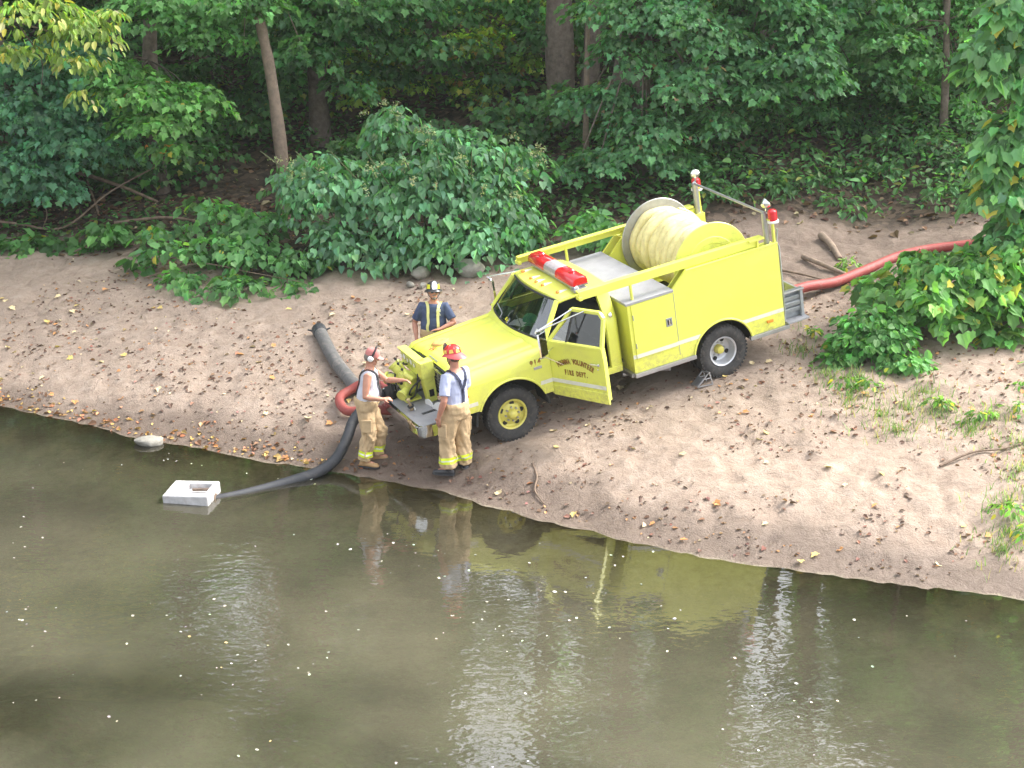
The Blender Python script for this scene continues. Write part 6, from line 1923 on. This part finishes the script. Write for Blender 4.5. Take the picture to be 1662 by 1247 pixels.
r = plant('sapling', G(1.44, 36.2), 'thin pale sapling stem in front of the thick old trunks', 'tree',
          [([G(1.44, 36.2, -0.05), (1.43, 36.2, 4), (1.45, 36.2, 7.5)], 0.065, 0.04)], bark='palebark')
leafy(r, [(1.45, 36.2, 8.2, 0.9, 0.9, 0.7, 20)], 'maple', 0.12, C_MAPLE, 21, 0, padr=0.3, per=16)

# --- shrubs
r = plant('knotweed_bush', G(-1.9, 32.4), 'large blue-green bush with heart-shaped leaves and cream tassels behind the truck', 'bush',
          [], [([G(-1.9 + 0.35 * i, 32.3, 0), (-2.1 + 0.45 * i, 32.2, 2.4), (-2.6 + 0.62 * i, 31.9, 3.3)], 0.02, 0.008) for i in range(-3, 5)], bark='stem')
leafy(r, MASS['bush'], 'heart', 0.125, C_KNOT, 31, 290, density=1.45, padr=0.32, per=17, droop=0.8, extra=[(0.01, (0.12, 0.24, 0.07))])
Lf = Leaves()
rr_ = np.random.default_rng(32)
for (cx_, cy_, cz_, rx_, ry_, rz_, n_) in MASS['bush'][:6] + [MASS['bush'][8]]:
    for _ in range(5):
        a = rr_.uniform(0, 2 * math.pi); e = rr_.uniform(0.35, 1.0)
        p0_ = np.array([cx_ + rx_ * 0.85 * math.cos(a) * math.cos(e), cy_ - abs(ry_ * 0.9 * math.sin(a) * math.cos(e)), cz_ + rz_ * math.sin(e) + 0.08])
        m_ = 26
        tt_ = rr_.random(m_)
        dr_ = np.array([math.cos(a), math.sin(a), -0.2])
        pp = p0_ + dr_ * tt_[:, None] * 0.28 + rr_.normal(0, 0.025, (m_, 3)) + np.array([0, 0, 1]) * (0.10 * np.sin(tt_ * 3.1))[:, None]
        td = unit(rr_.normal(size=(m_, 3)) + np.array([0, 0, -0.5]))
        nn_ = unit(np.cross(td, rr_.normal(size=(m_, 3))))
        Lf.add(pp, td, nn_, rr_.uniform(0.03, 0.06, m_), colours(rr_, m_, np.array((0.36, 0.38, 0.24)) / LIFT, 0.2))
build_leaves(Lf, 'oval', r, 'flower_tassels')
r = plant('grapevine', G(-4.9, 31.9), 'low tangle of broad green vine leaves spilling onto the sand left of the bush', 'vine', [],
          [([G(-6.6, 31.7, 0.05), G(-5.6, 31.6, 0.25), G(-4.6, 31.2, 0.2), G(-3.6, 30.9, 0.08)], 0.015, 0.006)], bark='twig')
leafy(r, MASS['vines'], 'grape', 0.135, (0.066, 0.160, 0.062), 33, 280, density=0.9, padr=0.30, per=14, droop=0.6, extra=[(0.018, YEL), (0.012, (0.22, 0.42, 0.04))], var=0.32)
r = plant('grapevine', G(-7.4, 33.2), 'small dark vine patch with broad leaves by the dead branches on the left', 'vine', [],
          [([G(-8.2, 33.3, 0.05), G(-7.5, 33.2, 0.3), G(-6.9, 32.9, 0.15)], 0.015, 0.006)], bark='twig')
leafy(r, MASS['lone_vine'], 'grape', 0.17, (0.050, 0.130, 0.042), 34, 120, padr=0.26, per=11, extra=[(0.02, YEL)])
r = plant('vine_covered_tree', G(9.3, 29.2), 'tall column of pale green vine leaves with yellow ones at the right edge', 'tree',
          [([G(9.3, 29.2, -0.1), (9.25, 29.1, 4), (9.1, 29.1, 7.5)], 0.16, 0.10)], mass_branches(MASS['tower'][:10], (9.2, 29.1, 4.0), 0.014))
leafy(r, MASS['tower'] + [(9.1, 29.1, 7.6, 0.9, 0.9, 0.8, 26), (9.9, 29.5, 4.0, 0.7, 0.8, 1.6, 30)], 'grape', 0.19, (0.100, 0.215, 0.100), 35, 290, density=2.6, padr=0.28, per=11, droop=0.7, extra=[(0.05, (0.55, 0.46, 0.10))])
r = plant('grapevine', G(6.9, 28.2), 'bright green vine with broad leaves and yellow tips beside the red hose', 'vine', [],
          [([G(6.2, 27.9, 0.05), G(6.8, 28.0, 0.8), G(7.6, 28.2, 0.9), (8.3, 28.2, 2.3)], 0.015, 0.006)], bark='twig')
leafy(r, MASS['grape'], 'grape', 0.165, (0.082, 0.188, 0.062), 36, 280, density=1.6, padr=0.28, per=12, droop=0.6, extra=[(0.07, (0.40, 0.38, 0.08)), (0.03, YEL)])
r = plant('round_leaf_bush', G(5.5, 26.95), 'dense bush of small rounded leaves on the sand behind the truck tail', 'bush', [],
          [([G(5.4 + 0.12 * i, 26.9, 0), (5.3 + 0.2 * i, 26.85, 1.5)], 0.012, 0.006) for i in range(-2, 5)], bark='stem')
leafy(r, MASS['round_bush'], 'round', 0.10, (0.075, 0.185, 0.062), 37, 260, density=1.5, padr=0.20, per=18, droop=0.4, extra=[(0.02, (0.30, 0.32, 0.05))])
r = plant('leafy_shrub', G(1.5, 31.9), 'small green shrub half hidden behind the hose reel', 'bush', [],
          [([G(1.4, 31.9, 0), G(1.35, 31.8, 0.6)], 0.012, 0.006)], bark='stem')
leafy(r, MASS['behind_reel'], 'heart', 0.13, (0.062, 0.150, 0.060), 38, 80, padr=0.25, per=16)

# --- the wood behind: tall trees up the slope, each with its own trunk and crown
rt = np.random.default_rng(77)
spots = [(-13.5, 41.5, 17), (-9.3, 43.0, 19), (-6.3, 45.8, 20), (-1.8, 42.2, 18), (3.9, 41.2, 17), (7.1, 40.6, 18), (11.0, 39.0, 18), (9.6, 46.5, 20), (-17.5, 39.0, 17), 
         (-11.5, 52.0, 21), (13.0, 50.5, 20), (-20, 47, 20), (19, 42, 18), (-24, 41, 17), (-17.2, 34.2, 15), (-22.5, 35.5, 15), (-28, 38, 16), (-7.5, 57, 22), (9, 58, 22), (-1.9, 57, 22), (3.4, 57, 22), (0.9, 62, 23), (-16, 58, 22), (17, 57, 22), (-22, 55, 21), (24, 52, 21), (-9, 48, 19)]
FOREST_LABELS = {1: 'dim woodland trunk glimpsed behind the bright maple with orange leaves', 2: 'dark trunk deep in the wood directly behind the slim leaning tree', 3: 'woodland trunk in the shade between the grey trunk and the double trunk',
                 4: 'shaded woodland trunk deep behind the broad tiered maple', 5: 'woodland trunk in the shade left of the thin-stemmed maple', 9: 'far woodland tree above the fallen limb, its trunk out of sight', 26: 'woodland tree high on the slope between the bright maple and slim tree'}
for i, (x, y, h) in enumerate(spots):
    z0 = ground(x, y)
    lx, ly = rt.uniform(-0.5, 0.5, 2)
    r0 = rt.uniform(0.16, 0.30)
    r = plant('forest_tree', (x, y, z0), 'tall trunk of a woodland tree rising out of the picture behind the front trees', 'tree',
              [([(x, y, z0 - 0.1), (x + lx * 0.3, y + ly * 0.3, z0 + h * 0.3), (x + lx, y + ly, z0 + h * 0.65), (x + lx * 1.2, y + ly, z0 + h * 0.9)], r0, r0 * 0.45)], group='woodland trees on the slope')
    if i in FOREST_LABELS:
        r['label'] = FOREST_LABELS[i]
    ms = []
    for k in range(10):
        a = rt.uniform(0, 6.28); q = rt.uniform(0.4, 2.3)
        ms.append((x + lx + q * math.cos(a), y + ly + q * math.sin(a), z0 + h * (0.26 + 0.075 * k + rt.uniform(-0.03, 0.03)), rt.uniform(1.5, 2.3), rt.uniform(1.3, 2.0), rt.uniform(1.0, 1.7), 40))
    leafy(r, ms, 'far', 0.42, np.array(C_MAPLE) * rt.uniform(0.85, 1.25), 100 + i, 0, padr=0.7, per=20)

# --- understorey saplings and undergrowth that nobody could count
L = Leaves()
ru = np.random.default_rng(55)
ms, ms_sunlit = [], []
for _ in range(620):
    x, y = ru.uniform(-15, 13), 36.3 + 14 * ru.random() ** 0.9
    if abs(x + 4.3) < 0.6 and y < 39.3: continue
    s_ = ru.uniform(0.35, 0.9)
    m_ = (x, y, ground(x, y) + ru.uniform(0.15, 2.6) * (1 if y > 38.5 else 0.35), s_ * 1.3, s_ * 1.2, s_ * 0.55, int(5 + 7 * s_))
    (ms_sunlit if (-4.0 < x < 1.5 and y > 39.5) else ms).append(m_)
pads(L, ms, ru, 0.13, (0.050, 0.115, 0.046), per=15, padr=0.38, extra=[(0.02, (0.22, 0.24, 0.05))])
pads(L, ms_sunlit, ru, 0.125, (0.150, 0.235, 0.055), per=16, padr=0.34, var=0.4, extra=[(0.10, (0.34, 0.34, 0.07)), (0.04, (0.40, 0.24, 0.08))])  # brighter, yellower leaf colour paints in sun on the saplings at the back
o = build_leaves(L, 'maple', None, 'understorey')
tag(o, 'mass of thin understorey saplings filling the shaded wood', 'undergrowth')
L = Leaves()
ms = []
for _ in range(110):
    x, y = ru.uniform(3.2, 10.5), ru.uniform(33.2, 39.5)
    d_ = float(shore_d(x, y))
    if d_ < float(np.interp(x, [3, 5, 7, 9, 11], [9.6, 10.2, 10.6, 10.6, 10.2])): continue
    ms.append((x, y, ground(x, y) + 0.12, ru.uniform(0.4, 0.8), ru.uniform(0.4, 0.7), ru.uniform(0.12, 0.35), 8))
ms = ms[-110:]
pads(L, ms, ru, 0.115, (0.046, 0.112, 0.046), per=14, padr=0.30, extra=[(0.02, (0.22, 0.24, 0.05))])
n = 42000
x, y = ru.uniform(-15, 13, n), ru.uniform(32.5, 50, n)
d_ = shore_d(x, y)
cl = VN[0](x * 0.8, y * 0.8) + 0.6 * VN[1](x * 2.2, y * 2.2)
edge_ = np.interp(x, [-12, -6, -4, -1, 1.0, 3.5, 5, 7, 9, 14], [4.8, 5.0, 5.0, 6.2, 8.2, 9.6, 10.0, 10.4, 10.4, 10.0])
track = np.abs(d_ - np.interp(x, [-14, -9, -5, 0], [7.6, 7.4, 8.2, 8.6])) < 0.75
k = (d_ > edge_) & (cl > -0.20 - 0.35 * (x > 3)) & ~(track & (x < 0))
x, y = x[k], y[k]
n = len(x)
t = unit(np.stack([ru.normal(size=n), ru.normal(size=n) - 0.4, ru.uniform(-0.5, 0.7, n)], 1))
up = np.array([0, -0.2, 1.0]) + ru.normal(0, 0.4, (n, 3))
nn = unit(up - t * (up * t).sum(1, keepdims=True))
L.add(np.stack([x, y, height(x, y) + ru.uniform(0.02, 0.35, n) * (1 + (x > 3)) ], 1), t, nn, 0.125 * np.exp(ru.normal(0, 0.3, n)), colours(ru, n, (0.045, 0.108, 0.040), 0.35, [(0.03, (0.2, 0.22, 0.05))]))
o = build_leaves(L, 'oval', None, 'ground_ivy')
tag(o, 'dark green ground ivy covering the wood floor', 'ground cover')

# --- leaf litter
def litter(name, x, y, size, base, extra, label, seed, lift=0.012, tilt=0.35, kind='dry'):
    q = np.random.default_rng(seed)
    n = len(x)
    L = Leaves()
    a = q.uniform(0, 2 * math.pi, n)
    t = unit(np.stack([np.cos(a), np.sin(a), q.normal(0, tilt * 0.5, n)], 1))
    up = np.array([0, 0, 1.0]) + q.normal(0, tilt, (n, 3))
    nn = unit(up - t * (up * t).sum(1, keepdims=True))
    L.add(np.stack([x, y, height(x, y) + lift], 1), t, nn, size * np.exp(q.normal(0, 0.30, n)), colours(q, n, np.array(base) / LIFT, 0.35, extra))
    o = build_leaves(L, kind, None, name, material='dryleaf')
    return tag(o, label, 'leaf litter')
rl = np.random.default_rng(66)
n = 17000
x, y = rl.uniform(-12, 10.5, n), rl.uniform(19.5, 36, n)
d_ = shore_d(x, y)
cl = VN[3](x * 0.55, y * 0.55) + 0.9 * VN[1](x * 1.7, y * 1.7)
k = (d_ > 0.12) & (d_ < 9) & (cl + 0.25 * rl.random(n) > np.where(x < -1, -0.02, 0.10))
litter('leaf_litter', x[k], y[k], 0.056, (0.19, 0.105, 0.07), [(0.25, (0.10, 0.06, 0.045)), (0.08, (0.42, 0.22, 0.10)), (0.05, (0.52, 0.42, 0.28))], 'dry brown leaves scattered over the sand', 1)
n = 480
x = -10 + 8.0 * rl.random(n) ** 1.7
y = np.interp(x, SHX, SHY) + np.abs(rl.normal(0, 0.22, n)) / 0.84 + 0.06
litter('shoreline_leaves', x, y, 0.075, (0.34, 0.165, 0.08), [(0.25, (0.50, 0.34, 0.12)), (0.3, (0.18, 0.095, 0.055))], 'orange and yellow leaves washed up along the left shoreline', 2)
n = 9000
x, y = rl.uniform(-15, 13, n), rl.uniform(32, 50, n)
k = shore_d(x, y) > np.interp(x, [-12, -4, -1, 1, 5, 9], [4.6, 4.6, 5.6, 8, 9.5, 10])
litter('forest_litter', x[k], y[k], 0.12, (0.115, 0.070, 0.045), [(0.12, (0.22, 0.13, 0.08)), (0.05, (0.3, 0.25, 0.15))], 'brown leaf litter on the floor of the wood', 3, 0.02)

# fallen leaves one can pick out
proto = {}
for i in range(120):
    while True:
        x, y = rl.uniform(-10, 8), rl.uniform(20, 32)
        d_ = float(shore_d(x, y))
        if 0.1 < d_ < 4.6: break
    ci = i % 3
    if ci not in proto:
        tv, fc = leaf_template('maple')
        me = bpy.data.meshes.new('fallen_leaf'); me.from_pydata([tuple(v) for v in tv], [], fc)
        a = me.attributes.new('leafcol', 'FLOAT_COLOR', 'FACE')
        a.data.foreach_set('color', np.tile([*((0.58, 0.44, 0.16), (0.62, 0.50, 0.30), (0.52, 0.25, 0.10))[ci], 1], 2).astype(np.float32))
        me.materials.append(M['dryleaf'])
        proto[ci] = me
    o = bpy.data.objects.new('fallen_leaf', proto[ci]); link(o)
    o.location = (x, y, ground(x, y) + 0.025)
    o.rotation_euler = (rl.normal(0, 0.25), rl.normal(0, 0.25), rl.uniform(0, 6.28))
    o.scale = (rl.uniform(0.08, 0.13),) * 3
    tag(o, ('yellow fallen leaf lying on the sand', 'pale tan fallen leaf lying on the sand', 'orange brown fallen leaf lying on the sand')[ci], 'leaf', ('yellow leaves fallen on the sand', 'pale leaves fallen on the sand', 'orange leaves fallen on the sand')[ci])

# bits afloat on the river
L = Leaves()
n = 700
x, y = rl.uniform(-7, 6.5, n), rl.uniform(13.5, 27, n)
k = (shore_d(x, y) < -0.15) & (VN[2](x * 0.7, y * 0.8) + 0.5 * VN[0](x * 2, y * 2) + 0.3 * rl.random(n) > 0.20)
x, y = x[k], y[k]; n = len(x)
a = rl.uniform(0, 6.28, n)
L.add(np.stack([x, y, np.full(n, 0.006)], 1), np.stack([np.cos(a), np.sin(a), 0 * a], 1), np.tile([0, 0, 1.0], (n, 1)), 0.030 * np.exp(rl.normal(0, 0.32, n)), colours(rl, n, np.array((0.55, 0.53, 0.46)) / LIFT, 0.3, [(0.07, (0.42, 0.33, 0.15))]))
o = build_leaves(L, 'round', None, 'floating_specks', material='dryleaf')
tag(o, 'pale leaf specks drifting on the river surface', 'debris')

# --- grass on the sand at the right
rg = np.random.default_rng(88)
tufts = [(5.0, 25.6, .35), (5.35, 25.1, .4), (5.8, 25.3, .35), (6.2, 25.0, .4), (6.5, 24.5, .35), (5.5, 24.6, .3), (6.9, 24.9, .3), (7.1, 24.1, .4), (6.9, 23.3, .35), (6.6, 22.6, .3), (6.45, 22.0, .3), (6.9, 21.9, .35), (4.75, 26.3, .25), (5.2, 26.2, .3), (4.5, 27.3, .25), (6.1, 25.7, .3), (7.4, 23.6, .3), (6.3, 21.6, .25), (7.0, 22.5, .3), (4.4, 28.4, .2)]
V, F = [], []
cols = []
for tx, ty, tr_ in tufts:
    for _ in range(120):
        a, q = rg.uniform(0, 6.28), tr_ * abs(rg.normal()) * 0.9
        x, y = tx + q * math.cos(a), ty + q * math.sin(a)
        h = rg.uniform(0.05, 0.17)
        b_, w = rg.uniform(0, 6.28), rg.uniform(0.004, 0.009)
        lx, ly = rg.normal(0, 0.45, 2) * h
        z = 0
        sx, sy = w * math.cos(b_), w * math.sin(b_)
        k = len(V)
        V += [(x - sx, y - sy, -1), (x + sx, y + sy, -1), (x + lx * 0.4 + sx * 0.7, y + ly * 0.4 + sy * 0.7, h * 0.6), (x + lx * 0.4 - sx * 0.7, y + ly * 0.4 - sy * 0.7, h * 0.6), (x + lx, y + ly, h)]
        F += [(k, k + 1, k + 2, k + 3), (k + 3, k + 2, k + 4)]
        c_ = np.array((0.15, 0.22, 0.10)) * math.exp(rg.normal(0, 0.25)) if rg.random() > 0.25 else np.array((0.34, 0.29, 0.15))
        cols += [c_, c_]
V = np.array(V)
base = V[(np.arange(len(V)) // 5) * 5]
gz = height(base[:, 0], base[:, 1])
V[:, 2] = np.where(V[:, 2] < 0, gz - 0.01, gz + V[:, 2])
o = np_object('grass', V, np.array([len(f) for f in F]), np.concatenate([np.array(f) for f in F]), M['leaf'], None, np.array(cols))
tag(o, 'sparse dry grass growing through the sand on the right', 'grass', kind='stuff')
L = Leaves()
ms = []
for tx, ty, q in [(6.2, 25.15, .16), (6.75, 24.75, .2), (6.5, 22.3, .2), (6.75, 21.8, .22), (5.25, 25.9, .2), (4.75, 27.7, .16), (7.3, 24.9, .2), (5.75, 30.6, .16), (5.0, 26.0, .18), (7.6, 25.6, .25), (8.0, 26.3, .3)]:
    ms.append((tx, ty, ground(tx, ty) + 0.10, q, q, 0.09, 5))
pads(L, ms, rg, 0.085, (0.085, 0.17, 0.05), per=11, padr=0.12, extra=[(0.08, YEL)])
o = build_leaves(L, 'oval', None, 'weeds')
tag(o, 'small leafy weeds dotted through the grass on the right', 'weeds')
# ------------------------------------------------------------------ thin haze volume added to lift the darks of the wood
hz = MB().box((0, 220, 21), (830, 590, 62)).build('haze')
hm = bpy.data.materials.new('haze')
hm.use_nodes = True
hn = hm.node_tree.nodes
hn.clear()
hv = hn.new('ShaderNodeVolumePrincipled')
hv.inputs['Color'].default_value = (0.86, 0.93, 0.92, 1)
hv.inputs['Density'].default_value = 0.00025
hv.inputs['Anisotropy'].default_value = 0.2
ho_ = hn.new('ShaderNodeOutputMaterial')
hm.node_tree.links.new(hv.outputs[0], ho_.inputs['Volume'])
hz.data.materials.append(hm)
tag(hz, 'thin pale haze added over the river and wood to lift its darks', 'haze', kind='stuff')
SC.cycles.volume_bounces = 1
